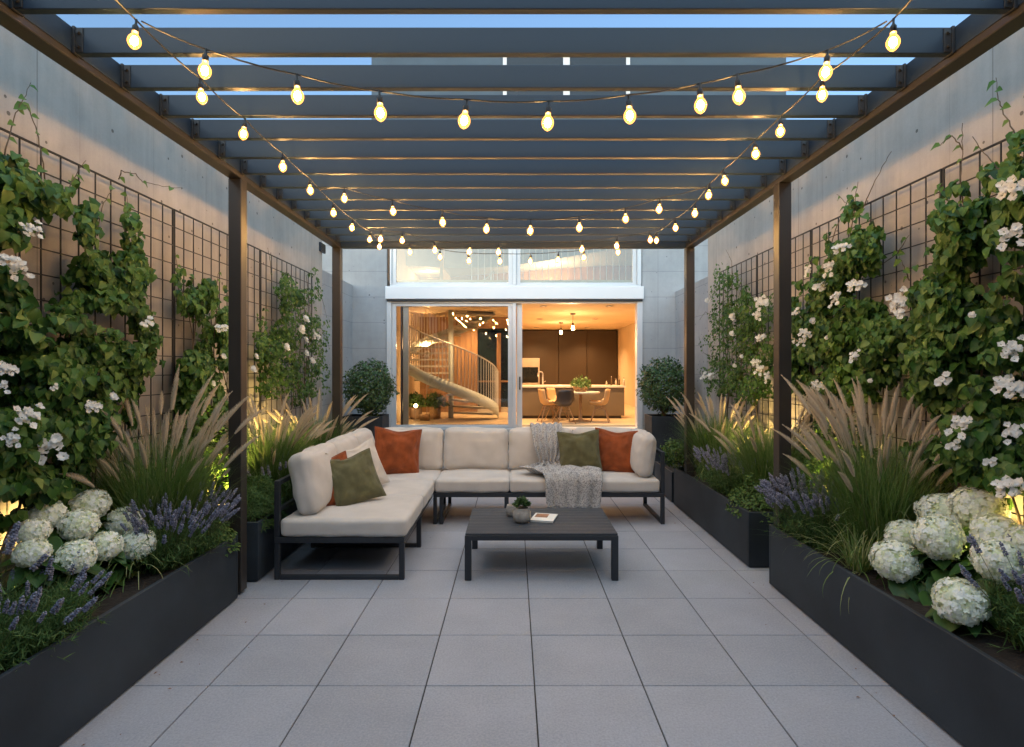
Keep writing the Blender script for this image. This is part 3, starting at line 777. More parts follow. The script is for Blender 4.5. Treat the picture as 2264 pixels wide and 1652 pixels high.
# ------------------------------------------------------------------ sofa
def rbox(hx, hy, hz, r, n=9, bulge=(0, 0, 0), wr=.0, seed=0.0, sq=1.0):
    """rounded box surface; bulge = extra crown along each axis"""
    t = np.linspace(-1, 1, n + 1); t = np.sin(t * PI / 2) * .55 + t * .45
    idx = {}; vs = []; fs = []
    def vid(p):
        k = tuple(round(c, 5) for c in p)
        if k not in idx: idx[k] = len(vs); vs.append(p)
        return idx[k]
    for ax in range(3):
        for sg in (-1, 1):
            for i in range(n):
                for j in range(n):
                    q = []
                    for (a, b) in ((i, j), (i + 1, j), (i + 1, j + 1), (i, j + 1)):
                        p = [0, 0, 0]; p[ax] = sg; p[(ax + 1) % 3] = t[a]; p[(ax + 2) % 3] = t[b]; q.append(vid(tuple(p)))
                    fs.append(tuple(q) if sg > 0 else tuple(reversed(q)))
    out = []; h = (hx, hy, hz)
    for p in vs:
        w = Vector([p[k] * h[k] for k in range(3)])
        c = Vector([max(-(h[k] - r), min(h[k] - r, w[k])) for k in range(3)])
        d = w - c
        if d.length > 1e-9: w = c + d.normalized() * r
        for k in range(3):
            if bulge[k]:
                a, b = (k + 1) % 3, (k + 2) % 3
                w[k] += bulge[k] * math.copysign(1, p[k]) * (abs(p[k]) ** 3) * (1 - abs(p[a]) ** 2.6) * (1 - abs(p[b]) ** 2.6)
        if wr:
            nn = noise.noise(Vector((w.x * 5 + seed, w.y * 5, w.z * 5))) + .5 * noise.noise(Vector((w.x * 13 + seed, w.y * 13, w.z * 13)))
            w += Vector(p).normalized() * wr * nn
        out.append(w)
    return out, fs
SF = thing('corner_sofa', (-.3, 6.0, 0), 'large L-shaped outdoor sofa with beige cushions on a dark metal frame', 'sofa')
def cush(name, c, h, r, bulge, rot=(0, 0, 0), seed=0, n=14, wr=.006):
    vs, fs = rbox(*h, r, n, bulge, wr, seed)
    E = Matrix.Translation(Vector(c)) @ Matrix.Rotation(rot[2], 4, 'Z') @ Matrix.Rotation(rot[1], 4, 'Y') @ Matrix.Rotation(rot[0], 4, 'X')
    m = MB(); m.add([E @ p for p in vs], fs)
    o = m.build(name, M['fabric'], SF, smooth=True)
    return o
SZ0, SZ1 = .355, .505; SH = (SZ1 - SZ0) / 2
fr = .045
def rail(m, x0, x1, y0, y1, z0, z1): m.box(x0, x1, y0, y1, z0, z1, .004)
# frame rails, left run (x -1.98..-.90, y 4.74..7.3) and back run (x -.9..1.68, y 6.43..7.3)
m = MB()
rail(m, -1.98, -.905, 4.74, 4.74 + fr, .305, .352); rail(m, -.905 - fr, -.905, 4.74 + fr, 6.43, .305, .351)
rail(m, -1.98, -1.98 + fr, 4.74 + fr, 7.33, .305, .351); rail(m, -1.98 + fr, 1.70, 7.33 - fr, 7.33, .305, .352)
rail(m, -.90, 1.70, 6.43, 6.43 + fr, .305, .352); rail(m, 1.70 - fr, 1.70, 6.43 + fr, 7.33 - fr, .305, .351)
rail(m, -1.93, -.95, 5.62, 5.62 + fr, .306, .350)
m.box(-1.94, -.94, 4.79, 7.28, .325, .333); m.box(-.94, 1.65, 6.48, 7.28, .325, .333)
m.build('seat_frame', M['metal'], SF)
def sled(pts):
    m = MB()
    for (a, b) in pts:
        m.box(min(a[0], b[0]), max(a[0], b[0]), min(a[1], b[1]), max(a[1], b[1]), min(a[2], b[2]), max(a[2], b[2]), .004)
    return m.build('sled_leg', M['metal'], SF)
for y in (4.742, 5.60):
    sled([((-1.981, y, 0), (-1.937, y + .042, .304)), ((-.948, y, 0), (-.904, y + .042, .304)), ((-1.937, y + .001, 0), (-.948, y + .041, .035))])
sled([((1.657, 6.432, 0), (1.701, 6.474, .304)), ((1.657, 7.286, 0), (1.701, 7.328, .304)), ((1.658, 6.474, 0), (1.70, 7.286, .035))])
for x in (-.90, -.83, -.10):
    sled([((x, 6.432, 0), (x + .04, 6.472, .304)), ((x, 7.286, 0), (x + .04, 7.328, .304)), ((x + .001, 6.472, 0), (x + .039, 7.286, .035))])
sled([((-1.979, 6.5, 0), (-1.937, 6.54, .304)), ((-1.979, 7.286, 0), (-1.937, 7.328, .304)), ((-1.978, 6.54, 0), (-1.938, 7.286, .035))])
# back and arm frames
m = MB()
m.box(-1.981, -1.937, 4.741, 4.785, .353, .82, .004); m.box(-1.981, -1.937, 7.287, 7.331, .353, .819, .004)
m.box(-1.98, -1.938, 4.785, 7.287, .78, .819, .004); m.box(-1.98, -1.938, 4.785, 7.287, .56, .59, .004); m.box(-1.98, -1.938, 5.9, 5.94, .353, .56, .004)
m.box(-1.937, 1.657, 7.288, 7.33, .78, .819, .004); m.box(-1.937, 1.657, 7.288, 7.33, .56, .59, .004)
m.build('back_frame', M['metal'], SF)
m = MB(); m.box(1.657, 1.701, 6.431, 6.475, .353, .815, .004); m.box(1.657, 1.701, 7.287, 7.331, .353, .819, .004); m.box(1.658, 1.70, 6.475, 7.287, .775, .814, .004)
m.build('arm_frame', M['metal'], SF)
# seat cushions
for i, (xa, xb, ya, yb) in enumerate(((-1.93, -.885, 4.73, 5.655), (-1.93, -.885, 5.66, 6.44), (-1.93, -.885, 6.445, 7.27), (-.88, -.045, 6.42, 7.27), (-.04, .80, 6.42, 7.27), (.805, 1.645, 6.42, 7.27))):
    cush('seat_cushion', ((xa + xb) / 2, (ya + yb) / 2, (SZ0 + SZ1) / 2), ((xb - xa) / 2, (yb - ya) / 2, SH), .035, (.006, .008, .020), (0, 0, 0), i * 3.1, wr=.008, n=22)
# back cushions, back run: lean back
for i, (xa, xb) in enumerate(((-1.66, -.865), (-.86, -.065), (-.06, .735), (.74, 1.50))):
    cush('back_cushion', ((xa + xb) / 2, 7.11, .755), ((xb - xa) / 2 - .003, .095, .255), .07, (.0, .040, .010), (R(-9), 0, 0), 20 + i * 3.7, wr=.014, n=22)
# left run
for i, (ya, yb, dx) in enumerate(((4.80, 5.60, 0), (5.61, 6.36, 0), (6.37, 7.02, .0))):
    cush('back_cushion', (-1.775 + dx, (ya + yb) / 2, .765), (.095, (yb - ya) / 2 - .003, .265), .07, (.040, .0, .010), (0, R(-12), 0), 50 + i * 3.7, wr=.016, n=22)
# right end cushion against the arm
cush('back_cushion', (1.515, 6.82, .755), (.085, .36, .245), .07, (.05, .0, .012), (0, R(9), 0), 90, wr=.016, n=22)

def pillow(label, matn, c, size, thick, rot, seed, name='throw_pillow', group='loose throw pillows on the sofa'):
    n = 26; vs = []; fs = []
    def pt(u, v, sg):
        e = 1 - .075 * (1 - v * v); e2 = 1 - .075 * (1 - u * u)
        x = u * e * size / 2; y = v * e2 * size / 2
        th = thick / 2 * ((1 - abs(u) ** 2.2) * (1 - abs(v) ** 2.2)) ** .55
        ru = math.atan2(abs(v) - 1.05, abs(u) - 1.05)
        w = .012 * math.sin(ru * 22 + seed) * min(1, th / .02) * max(0, 1 - th / (thick * .52))
        nn = noise.noise(Vector((u * 2.2 + seed, v * 2.2, sg * 3))) * .022 + noise.noise(Vector((u * 6 + seed, v * 5, sg * 3))) * .011
        # karate-chop dent at the top edge
        dent = .05 * math.exp(-(u / .45) ** 2) * max(0, v) ** 4
        return Vector((x, y - dent * size, sg * (th + (w + nn) * min(1, th / .03))))
    for sg in (1, -1):
        b = len(vs)
        for i in range(n + 1):
            for j in range(n + 1):
                a = (i / n - .5) * 2; c_ = (j / n - .5) * 2; a = math.sin(a * PI / 2) * .6 + a * .4; c_ = math.sin(c_ * PI / 2) * .6 + c_ * .4
                vs.append(pt(a, c_, sg))
        for i in range(n):
            for j in range(n):
                q = (b + i * (n + 1) + j, b + (i + 1) * (n + 1) + j, b + (i + 1) * (n + 1) + j + 1, b + i * (n + 1) + j + 1)
                fs.append(q if sg > 0 else tuple(reversed(q)))
    t = thing(name, c, label, 'pillow', group); t.rotation_euler = rot
    m = MB(); m.add(vs, fs); m.build('cover', M[matn], t, smooth=True, local=True)
    ed = [pt(u, 1, 1) for u in np.linspace(-1, 1, 24)] + [pt(1, v, 1) for v in np.linspace(1, -1, 24)] + [pt(u, -1, 1) for u in np.linspace(1, -1, 24)] + [pt(-1, v, 1) for v in np.linspace(-1, 1, 24)]
    m = MB(); m.tube([Vector((p.x, p.y, 0)) for p in ed], .0045, 6); m.build('piping', M[matn], t, smooth=True, local=True)
    return t
# local +Z = front face, local +Y = up
pillow('rust orange velvet pillow in the left corner of the sofa, standing alone', 'rust', D(878, 999, Y=6.74), .56, .17, (R(80), R(6), R(22)), 1.0)
pillow('olive green velvet pillow on the near left seat, leaning over a rust pillow', 'olive', D(783, 1058, Y=5.29), .48, .15, (R(64), R(-9), R(40)), 2.0)
pillow('rust orange pillow mostly hidden behind the left olive pillow', 'rust', D(727, 1066, Y=5.20), .46, .12, (R(66), R(-14), R(30)), 3.0)
pillow('plain cream pillow leaning behind the left olive pillow', 'cream', D(800, 1034, Y=5.83), .50, .16, (R(70), R(-12), R(52)), 4.0)
pillow('olive green velvet pillow on the right, between throw and rust pillow', 'olive', D(1281, 998, Y=6.80), .50, .16, (R(72), R(-4), R(-4)), 5.0)
pillow('rust orange velvet pillow at the right end of the sofa beside the arm cushion', 'rust', D(1361, 997, Y=6.86), .52, .16, (R(76), R(3), R(-14)), 6.0)

# throw blanket
rows = [  # (left xyz), (right xyz)
    ((.23, 7.34, .80), (.62, 7.34, .80)), ((.22, 7.30, .98), (.61, 7.30, .98)), ((.21, 7.20, 1.035), (.60, 7.20, 1.035)), ((.21, 7.09, 1.015), (.60, 7.09, 1.015)),
    ((.22, 7.00, .93), (.595, 7.00, .93)), ((.24, 6.945, .82), (.59, 6.945, .82)), ((.28, 6.915, .72), (.57, 6.915, .72)), ((.32, 6.89, .63), (.54, 6.89, .63)),
    ((.30, 6.84, .57), (.58, 6.85, .575)), ((.16, 6.76, .545), (.72, 6.78, .56)), ((.05, 6.68, .54), (.90, 6.70, .545)), ((.12, 6.58, .545), (.99, 6.60, .545)), ((.26, 6.50, .545), (1.00, 6.50, .545)),
    ((.33, 6.425, .54), (.99, 6.42, .54)), ((.345, 6.385, .50), (.98, 6.385, .50)), ((.35, 6.375, .42), (.975, 6.375, .42)), ((.36, 6.372, .32), (.98, 6.372, .32)), ((.375, 6.368, .21), (.965, 6.368, .20))]
NU, NV = 40, 96; P = []
for i in range(NV + 1):
    f = i / NV * (len(rows) - 1); k = min(int(f), len(rows) - 2); u = f - k; u = u
    l = Vector(rows[k][0]).lerp(Vector(rows[k + 1][0]), u); r = Vector(rows[k][1]).lerp(Vector(rows[k + 1][1]), u)
    dn = (Vector(rows[k + 1][0]) - Vector(rows[k][0])); nrm = (r - l).cross(dn).normalized() * -1
    if nrm.y > .2 and nrm.z < .1 and k > 1: nrm = -nrm
    if nrm.z < -.2: nrm = -nrm
    row = []; wid = (r - l).length
    amp = .014 if k < 5 else (.024 if k < 12 else .017)
    for j in range(NU + 1):
        a = j / NU; p = l.lerp(r, a)
        ph = a * 2 * PI * (5.2 if k < 9 else 4.3) + 1.2 * math.sin(i * .05) + (i * .035)
        w = abs(math.sin(ph * .5)) ** .8 * amp * 2.3 + noise.noise(Vector((a * 4, i * .06, 1))) * .012
        if 9 <= k <= 13: w += .02 * max(0, noise.noise(Vector((a * 3 + i * .04, i * .03, 5))))
        p = p + nrm * (.012 + max(0, w)); p.x += noise.noise(Vector((i * .07, a * 2, 9))) * .03 * (1 if k > 6 else .3)
        row.append(p)
    P.append(row)
m = MB(); m.grid(P)
tb = m.build('throw_blanket', M['throw'], None, smooth=True)
tag(tb, 'grey and white woven throw draped over the sofa back and seat front', 'blanket')
uvl = tb.data.uv_layers.new(name='UVMap'); co = {}
for i in range(NV + 1):
    for j in range(NU + 1): co[i * (NU + 1) + j] = (j / NU, i / NV)
uvl.data.foreach_set('uv', np.array([co[l.vertex_index] for l in tb.data.loops], dtype=np.float32).ravel())
md = tb.modifiers.new('thick', 'SOLIDIFY'); md.thickness = .008; md.offset = 1
# fringe
m = MB()
for j in range(60):
    a = j / 59; q = Vector(rows[-1][0]).lerp(Vector(rows[-1][1]), a); q.y -= .02
    m.tube([q + Vector((0, 0, .006)), q + Vector((random.uniform(-.006, .006), random.uniform(-.004, .004), -.022))], [.002, .0012], 4)
f_ = m.build('fringe', M['cream'], tb)

# ------------------------------------------------------------------ coffee table
tx0, tx1, ty0, ty1, tz = -.40, .865, 4.72, 5.60, .39
CT = thing('coffee_table', ((tx0 + tx1) / 2, (ty0 + ty1) / 2, 0), 'low dark aluminium coffee table with slatted top in front of the sofa', 'table')
ns = 9; sw = (ty1 - ty0 - .012) / ns
for k in range(ns):
    m = MB(); m.box(tx0 + .004, tx1 - .004, ty0 + .006 + k * sw + .0022, ty0 + .006 + (k + 1) * sw - .0022, tz - .018, tz, .0022); m.build('slat', M['table'], CT)
m = MB()
m.box(tx0, tx1, ty0, ty0 + .03, tz - .058, tz - .0185, .002); m.box(tx0, tx1, ty1 - .03, ty1, tz - .058, tz - .0185, .002)
m.box(tx0, tx0 + .03, ty0 + .03, ty1 - .03, tz - .058, tz - .0185, .002); m.box(tx1 - .03, tx1, ty0 + .03, ty1 - .03, tz - .058, tz - .0185, .002)
m.build('apron', M['metal'], CT)
for (x, y) in ((tx0, ty0), (tx1 - .052, ty0), (tx0, ty1 - .052), (tx1 - .052, ty1 - .052)):
    m = MB(); m.box(x - .001, x + .053, y - .001, y + .053, .003, tz - .0186, .003); m.build('leg', M['metal'], CT)

def leaf_t(w=.5, fold=.12, tip=1.0, droop=.15):
    """leaf template: stalk at origin, tip at y=1"""
    v = np.array([(0, 0, 0), (-w * .72, .12, fold), (-w * .98, .42, fold * 1.2), (-w * .55, .75, fold * .5 - droop * .5), (0, tip, -droop), (w * .55, .75, fold * .5 - droop * .5), (w * .98, .42, fold * 1.2), (w * .72, .12, fold), (0, .45, 0)])
    f = np.array([(0, 8, 1), (1, 8, 2), (2, 8, 3), (3, 8, 4), (4, 8, 5), (5, 8, 6), (6, 8, 7), (7, 8, 0)])
    return v, f[:, [0, 1, 2]]
def ovate_t(w=.3, fold=.06, droop=.1):
    v = np.array([(0, 0, 0), (-w, .45, fold), (0, 1, -droop), (w, .45, fold), (0, .5, 0)])
    return v, np.array([(0, 4, 1), (1, 4, 2), (2, 4, 3), (3, 4, 0)])
IVY = leaf_t(.42, .17, 1.0, .22); OV = ovate_t(.30, .07, .1); OVW = ovate_t(.36, .06, .12)

def pot(name, c, prof, label, cat, mt_='pot'):
    t = thing(name, c, label, cat)
    m = MB(); m.lathe(prof, 28, c); m.build('pot', M[mt_], t, smooth=True)
    return t
p1 = D(1154, 1160, Z=tz)
c1 = (p1.x, p1.y + .08, tz)
t = pot('plant_pot', c1, [(.050, .001), (.072, .02), (.082, .055), (.078, .095), (.060, .120), (.062, .128), (.054, .128), (.052, .105)], 'squat round grey pot with a green succulent on the coffee table', 'potted plant')
n = 170; th = rng.random(n) * 2 * PI; ph = np.arccos(1 - rng.random(n) * .95)
dirs = np.stack([np.sin(ph) * np.cos(th), np.sin(ph) * np.sin(th), np.cos(ph)], 1)
pos = dirs * (.018 + .030 * rng.random((n, 1))) + np.array([0, 0, .145])
v, f, ti = scatter(*OVW, pos, rots(np.cross(dirs, rng.normal(size=(n, 3))), dirs), .036 + .018 * rng.random(n))
npobj('foliage', meshdata('foliage', v, f, M['box'], attr=ti), t)
p2 = D(1131, 1144, Z=tz); c2 = (p2.x, p2.y + .05, tz)
t = pot('plant_pot', c2, [(.035, .001), (.050, .02), (.055, .055), (.046, .09), (.042, .105), (.036, .105), (.035, .09)], 'small pale textured pot behind the succulent on the coffee table', 'pot')
m = MB(); m.lathe([(.0005, .092), (.036, .092)], 20, c2, cap=False); m.build('filling', M['soil'], t)
bk = D(1203, 1143, Z=tz + .02)
t = thing('book', (bk.x, bk.y, tz + .001), 'white softcover book with an orange photo lying on the coffee table', 'book', rz=R(-14))
m = MB(); m.box(-.10, .10, -.125, .125, .0, .016, .002); m.build('pages', M['paper'], t, local=True)
m = MB(); m.box(-.104, .104, -.129, .129, .0165, .019, .0008); m.build('cover', M['paper'], t, local=True)
m = MB(); m.box(-.085, .03, -.02, .105, .0192, .0196, 0); m.build('picture', M['art'], t, local=True)

# ------------------------------------------------------------------ planters
def planter(x0, x1, y0, y1, h, label, group='charcoal trough planters', w=.025):
    t = thing('planter', ((x0 + x1) / 2, (y0 + y1) / 2, 0), label, 'planter', group)
    m = MB(); c = .003
    m.box(x0, x1, y0, y0 + w, .012, h, c); m.box(x0, x1, y1 - w, y1, .012, h, c)
    m.box(x0, x0 + w, y0 + w, y1 - w, .012, h - .0005, c); m.box(x1 - w, x1, y0 + w, y1 - w, .012, h - .0005, c)
    m.box(x0 + .02, x1 - .02, y0 + .02, y1 - .02, 0, .012)
    m.build('trough', M['planter'], t)
    nx, ny = 8, max(8, int((y1 - y0) * 8)); P = []
    for i in range(nx + 1):
        P.append([(x0 + w + (x1 - x0 - 2 * w) * i / nx, y0 + w + (y1 - y0 - 2 * w) * j / ny, h - .045 + .02 * noise.noise(Vector((i * 1.3, j * .9, x0)))) for j in range(ny + 1)])
    m = MB(); m.grid(P); m.build('soil', M['soil'], t, smooth=True)
    return t
PH = .49
planter(-2.86, -2.09, .2, 4.35, PH, 'long charcoal trough planter on the near left, with the hydrangeas')
planter(-2.86, -2.09, 4.69, 8.2, PH, 'charcoal trough planter behind the left end of the sofa')
planter(2.07, 2.88, .2, 4.64, PH, 'long charcoal trough planter on the near right, with the hydrangeas')
planter(2.06, 2.88, 5.02, 7.36, PH, 'charcoal trough planter on the right beside the sofa arm')
planter(2.06, 2.88, 7.45, 8.35, .40, 'low charcoal planter at the far right behind the round bright shrub')
BPY = 9.0
bz = lambda py: CH - (py - CY) * BPY / F
bx = lambda px: (px - CX) * BPY / F
planter(bx(756), bx(845), BPY, BPY + .5, bz(921), 'tall square charcoal planter left of the house door, holding a round boxwood', 'tall square planters by the house door')
planter(bx(1441), bx(1532), BPY, BPY + .5, bz(921), 'tall square charcoal planter right of the house door, holding a round boxwood', 'tall square planters by the house door')

# ------------------------------------------------------------------ trellis
def trellis(sx, joints, label):
    X = sx * 2.87 if sx < 0 else 2.89; z0, z1 = .5, 3.10
    for (a, b, lab) in zip(joints[:-1], joints[1:], label):
        t = thing('trellis', (X, (a + b) / 2, z0), lab, 'trellis', 'steel grid trellis panels on the walls')
        m = MB()
        for y in (a + .012, b - .012): m.box(X - .006, X + .006, y - .006, y + .006, z0, z1, .001)
        for z in (z0 + .006, z1 - .006): m.box(X - .006, X + .006, a + .018, b - .018, z - .006, z + .006, .001)
        m.build('frame', M['trellis'], t)
        m = MB(); n = round((b - a) / .156)
        for k in range(1, n):
            y = a + (b - a) * k / n; m.box(X - .0035, X + .0035, y - .0035, y + .0035, z0 + .012, z1 - .012)
        k = 1
        while z1 - .156 * k > z0 + .02:
            z = z1 - .156 * k; m.box(X - .0105, X - .0036, a + .018, b - .018, z - .0035, z + .0035) if sx > 0 else m.box(X + .0036, X + .0105, a + .018, b - .018, z - .0035, z + .0035); k += 1
        m.build('grid', M['trellis'], t)
        m = MB()
        for y in (a + .03, b - .03):
            for z in (.9,):
                m.box(min(X, X + sx * .085), max(X, X + sx * .085), y - .005, y + .005, z, z + .01)
        m.build('standoff', M['trellis'], t)
trellis(-1, [1.52, 3.18, 4.84, 6.50, 8.17], ['black steel grid trellis at the near left edge, thickly covered by climber', 'steel grid trellis on the left wall just before the front post, half bare',
                                          'steel grid trellis on the left wall straddling the front post', 'farthest steel grid trellis on the left wall, carrying the dense small-leaved climber'])
trellis(1, [2.16, 3.86, 5.56, 6.80, 8.04], ['black steel grid trellis at the near right edge, nearly hidden by climber', 'steel grid trellis on the right wall in front of the post, under white roses',
                                         'steel grid trellis on the right wall just behind the post', 'farthest steel grid trellis on the right wall beside the house'])

UPL = [(-2.62, 3.30), (-2.52, 4.95), (-2.60, 6.35), (2.70, 3.10), (2.62, 4.62), (2.60, 6.25)]
# ------------------------------------------------------------------ climbers
def bloom_mesh(seed, nfl=7, spread=.055, fs=.025, flat=.5):
    r = np.random.default_rng(seed); parts = []
    for k in range(nfl):
        c = r.normal(size=3) * np.array([spread, spread, spread * flat]) * (.2 if k == 0 else .75)
        n = 16; az = r.random(n) * 2 * PI; el = np.linspace(.15, 1.35, n)
        dirs = np.stack([np.cos(az) * np.cos(PI / 2 - el), np.sin(az) * np.cos(PI / 2 - el), np.sin(PI / 2 - el) + .15], 1)
        nr = np.stack([-np.cos(az) * np.cos(el) * 0 + r.normal(size=n) * .1, r.normal(size=n) * .1, np.ones(n)], 1) + dirs * -.35
        pos = c + dirs * .006
        parts.append(scatter(*ovate_t(.55, .16, -.12), pos, rots(nr, dirs), fs * (.7 + .5 * r.random(n)), .3 + .7 * r.random(n)))
    v, f, t = merge(parts)
    return meshdata('flower', v, f, M['petal'], attr=t)
BLOOMS = [bpy.data.objects.new('flower', bloom_mesh(k, nf, sp)) for k, (nf, sp) in enumerate(((12, .05), (9, .042), (15, .058), (11, .05), (4, .02)))]

def ptsinblobs(blobs, n, side, xin, xout, seed):
    """sample points on the wall plane inside pixel ellipses; returns positions with bulge"""
    r = np.random.default_rng(seed)
    ar = np.array([b[2] * b[3] * (1.0 / max(60, abs(b[0] - CX))) ** 2 for b in blobs]); ar = ar / ar.sum()
    which = r.choice(len(blobs), n, p=ar); B = np.array(blobs)[which][:, :4]
    rad = np.sqrt(r.random(n)); an = r.random(n) * 2 * PI
    jit = 1 + .22 * np.sin(an * 5 + which) + .12 * np.sin(an * 11 + which * 2)
    px = B[:, 0] + B[:, 2] * rad * np.cos(an) * jit; py = B[:, 1] + B[:, 3] * rad * np.sin(an) * jit
    depth = (1 - rad ** 2) * .9 + .15
    X = xout - (xout - xin) * depth * r.random(n) ** .6
    dx = np.abs(px - CX) / F; Y = X / dx; Z = CH - (py - CY) / F * Y
    P = np.stack([X * side, Y, Z], 1)
    ok = (P[:, 2] > .42) & (P[:, 2] < 3.9) & (np.abs(P[:, 1]) < 9.2)
    # gaps
    nz_ = np.array([noise.noise(Vector((p[1] * 3.2 + seed, p[2] * 3.2, side))) + .5 * noise.noise(Vector((p[1] * 8, p[2] * 8 + seed, side))) for p in P])
    ok &= nz_ > (-.06 if side < 0 else -.12)
    for (ux, uy) in UPL: ok &= ((P[:, 0] - ux) ** 2 + (P[:, 1] - uy) ** 2 > .03) | (P[:, 2] > 1.0)
    return P[ok], rad[ok], r
def climber(label, blobs, n, side, size, mt_, tmpl, flowers, shoots, seed, xin=2.55, stems=5):
    base = D(blobs[0][0], blobs[0][1], X=side * 2.78); t = thing('climbing_plant', (side * 2.78, base.y, PH - .04), label, 'climbing plant', 'climbers trained on the wall trellises')
    off = np.array(wloc(t))
    P, rad, r = ptsinblobs(blobs, n, side, xin, 2.86, seed)
    k = len(P)
    nr = np.stack([-side * np.ones(k), -.35 * np.ones(k), .55 * np.ones(k)], 1) + r.normal(size=(k, 3)) * .42
    tip = np.stack([-side * .25 * np.ones(k), -.15 + r.normal(size=k) * .55, -1 + r.normal(size=k) * .35], 1)
    tint = np.clip(r.normal(.48, .27, k), 0, 1)
    parts = [scatter(*tmpl, P - off, rots(nr, tip), size * (.6 + .75 * r.random(k)), tint)]
    m = MB()
    for q in range(stems):
        b = blobs[q % len(blobs)]; b = (b[0] + random.uniform(-.6, .6) * b[2], b[1] - b[3] * random.uniform(.2, .9))
        top = D(b[0], b[1], X=side * 2.82); bot = Vector((side * 2.75, top.y + random.uniform(-.25, .25), PH - .05)); pts = []
        for i in range(15):
            u = i / 14; p = bot.lerp(top, u); p.y += .09 * math.sin(u * 9 + q) * (1 - u * .3); p.x += side * -.02 * math.sin(u * 7 + q * 2); pts.append(p)
        m.tube(pts, [.010 - .007 * i / 14 for i in range(15)], 5)
    for sh in shoots:
        pts = [D(x, y, X=side * (2.84 - .05 * (i % 2))) for i, (x, y) in enumerate(sh[0])]
        fine = []
        for a, b in zip(pts[:-1], pts[1:]):
            for s in range(5): fine.append(a.lerp(b, s / 5) + Vector((0, random.uniform(-.006, .006), random.uniform(-.006, .006))))
        fine.append(pts[-1]); m.tube(fine, [.0045 - .003 * i / len(fine) for i in range(len(fine))], 5)
        if sh[1]:
            for i in range(1, len(fine), sh[1]):
                pp = np.array(fine[i])[None]; sd = 1 if i % 2 else -1
                tipd = np.array([[-side * .3, sd * .8, -.25 + random.uniform(-.4, .2)]]); nn = np.array([[-side * 1.0, -.2, .6]]) + r.normal(size=(1, 3)) * .25
                parts.append(scatter(*tmpl, pp - off, rots(nn, tipd), np.array([size * random.uniform(.65, 1.15)]), np.array([.55 + .3 * random.random()])))
    m.build('stem', M['stem'], t, smooth=True)
    v, f, ti = merge(parts); npobj('foliage', meshdata('foliage', v, f, M[mt_], attr=ti), t)
    for i, fl in enumerate(flowers):
        px, py = fl[:2]; wpx = fl[2] if len(fl) > 2 else 42
        X = side * (xin - .03); p = D(px, py, X=X); sc = wpx * p.y / F / .15
        src = BLOOMS[4] if wpx < 20 else BLOOMS[i % 4]
        if wpx < 20: sc = wpx * p.y / F / .075
        inst('flower', src, t, p - wloc(t), (R(70 + random.uniform(-20, 15)), random.uniform(-.4, .4), R(90 * -side * .6) + random.uniform(-.4, .4)), sc)
    return t
climber('big-leaved climber with white blooms filling the near left wall and trellis',
        [(90, 700, 150, 100), (20, 530, 60, 170), (235, 740, 100, 90), (120, 840, 200, 110), (70, 960, 170, 120), (250, 660, 75, 70), (215, 590, 45, 60), (292, 600, 36, 75), (195, 500, 30, 60), (40, 400, 60, 60), (110, 420, 45, 50), (190, 940, 110, 110), (-160, 620, 170, 300), (-180, 930, 250, 190), (-100, 380, 120, 150), (300, 760, 45, 70), (60, 1080, 130, 70), (285, 500, 18, 40)],
        21000, -1, .060, 'ivy', IVY,
        [(12, 572, 44), (42, 596, 46), (68, 505, 40), (325, 714, 34), (8, 812, 40), (4, 856, 34), (60, 915, 50), (119, 856, 20), (200, 897, 34), (117, 987, 62), (25, 968, 34), (-60, 700, 50), (250, 880, 18)],
        [([(8, 400), (12, 330), (28, 270), (48, 225), (68, 183)], 3), ([(105, 440), (96, 360), (82, 290), (60, 235), (40, 225)], 3), ([(262, 395), (268, 378), (300, 385), (315, 402), (360, 412), (405, 416)], 7), ([(135, 470), (150, 420), (170, 380), (190, 355)], 4), ([(285, 520), (282, 470), (280, 430)], 3), ([(215, 520), (225, 460), (250, 415)], 3)], 11)
climber('narrow dark green climber column on the left trellis beside the front post',
        [(425, 720, 42, 100), (405, 660, 22, 60), (435, 810, 45, 60), (495, 750, 14, 90), (470, 670, 12, 30), (392, 620, 9, 40), (440, 880, 60, 60), (470, 640, 8, 25)], 4600, -1, .058, 'ivy', IVY,
        [(485, 724, 28), (494, 790, 12), (470, 850, 12)], [([(395, 640), (392, 590), (388, 560)], 4), ([(475, 660), (480, 620), (484, 600)], 4)], 12, xin=2.66)
climber('dense small-leaved climber at the far end of the left wall',
        [(655, 710, 48, 100), (680, 640, 34, 42), (625, 785, 62, 70), (600, 810, 32, 65), (695, 770, 32, 90), (640, 640, 30, 40), (650, 850, 70, 40), (578, 760, 14, 70)], 9000, -1, .042, 'ivy2', OVW,
        [(675, 709, 17), (664, 731, 19), (632, 770, 16), (675, 754, 14), (698, 741, 22), (676, 783, 13), (559, 819, 15), (565, 790, 12), (690, 800, 14)],
        [([(600, 610), (598, 580), (592, 548)], 6), ([(700, 640), (712, 660), (722, 700)], 3), ([(706, 720), (720, 740), (728, 770)], 3)], 13, xin=2.62)
climber('small-leaved white rose climber at the far end of the right wall',
        [(1615, 740, 55, 100), (1600, 650, 22, 60), (1670, 770, 40, 100), (1640, 690, 45, 50), (1600, 830, 45, 45), (1690, 700, 25, 60), (1650, 850, 70, 40), (1590, 600, 10, 20), (1625, 620, 14, 20)], 9000, 1, .040, 'ivy2', OVW,
        [(1677, 746, 21), (1621, 703, 16), (1680, 666, 26), (1692, 672, 16), (1667, 800, 20), (1681, 817, 24), (1696, 831, 20), (1558, 832, 22), (1573, 836, 18), (1640, 790, 9), (1674, 695, 20), (1618, 740, 12), (1565, 667, 12), (1625, 810, 9), (1690, 745, 10)],
        [([(1620, 620), (1618, 580), (1605, 552)], 6), ([(1580, 700), (1560, 690), (1548, 705)], 3), ([(1575, 790), (1555, 780), (1545, 745)], 4)], 14, xin=2.62)
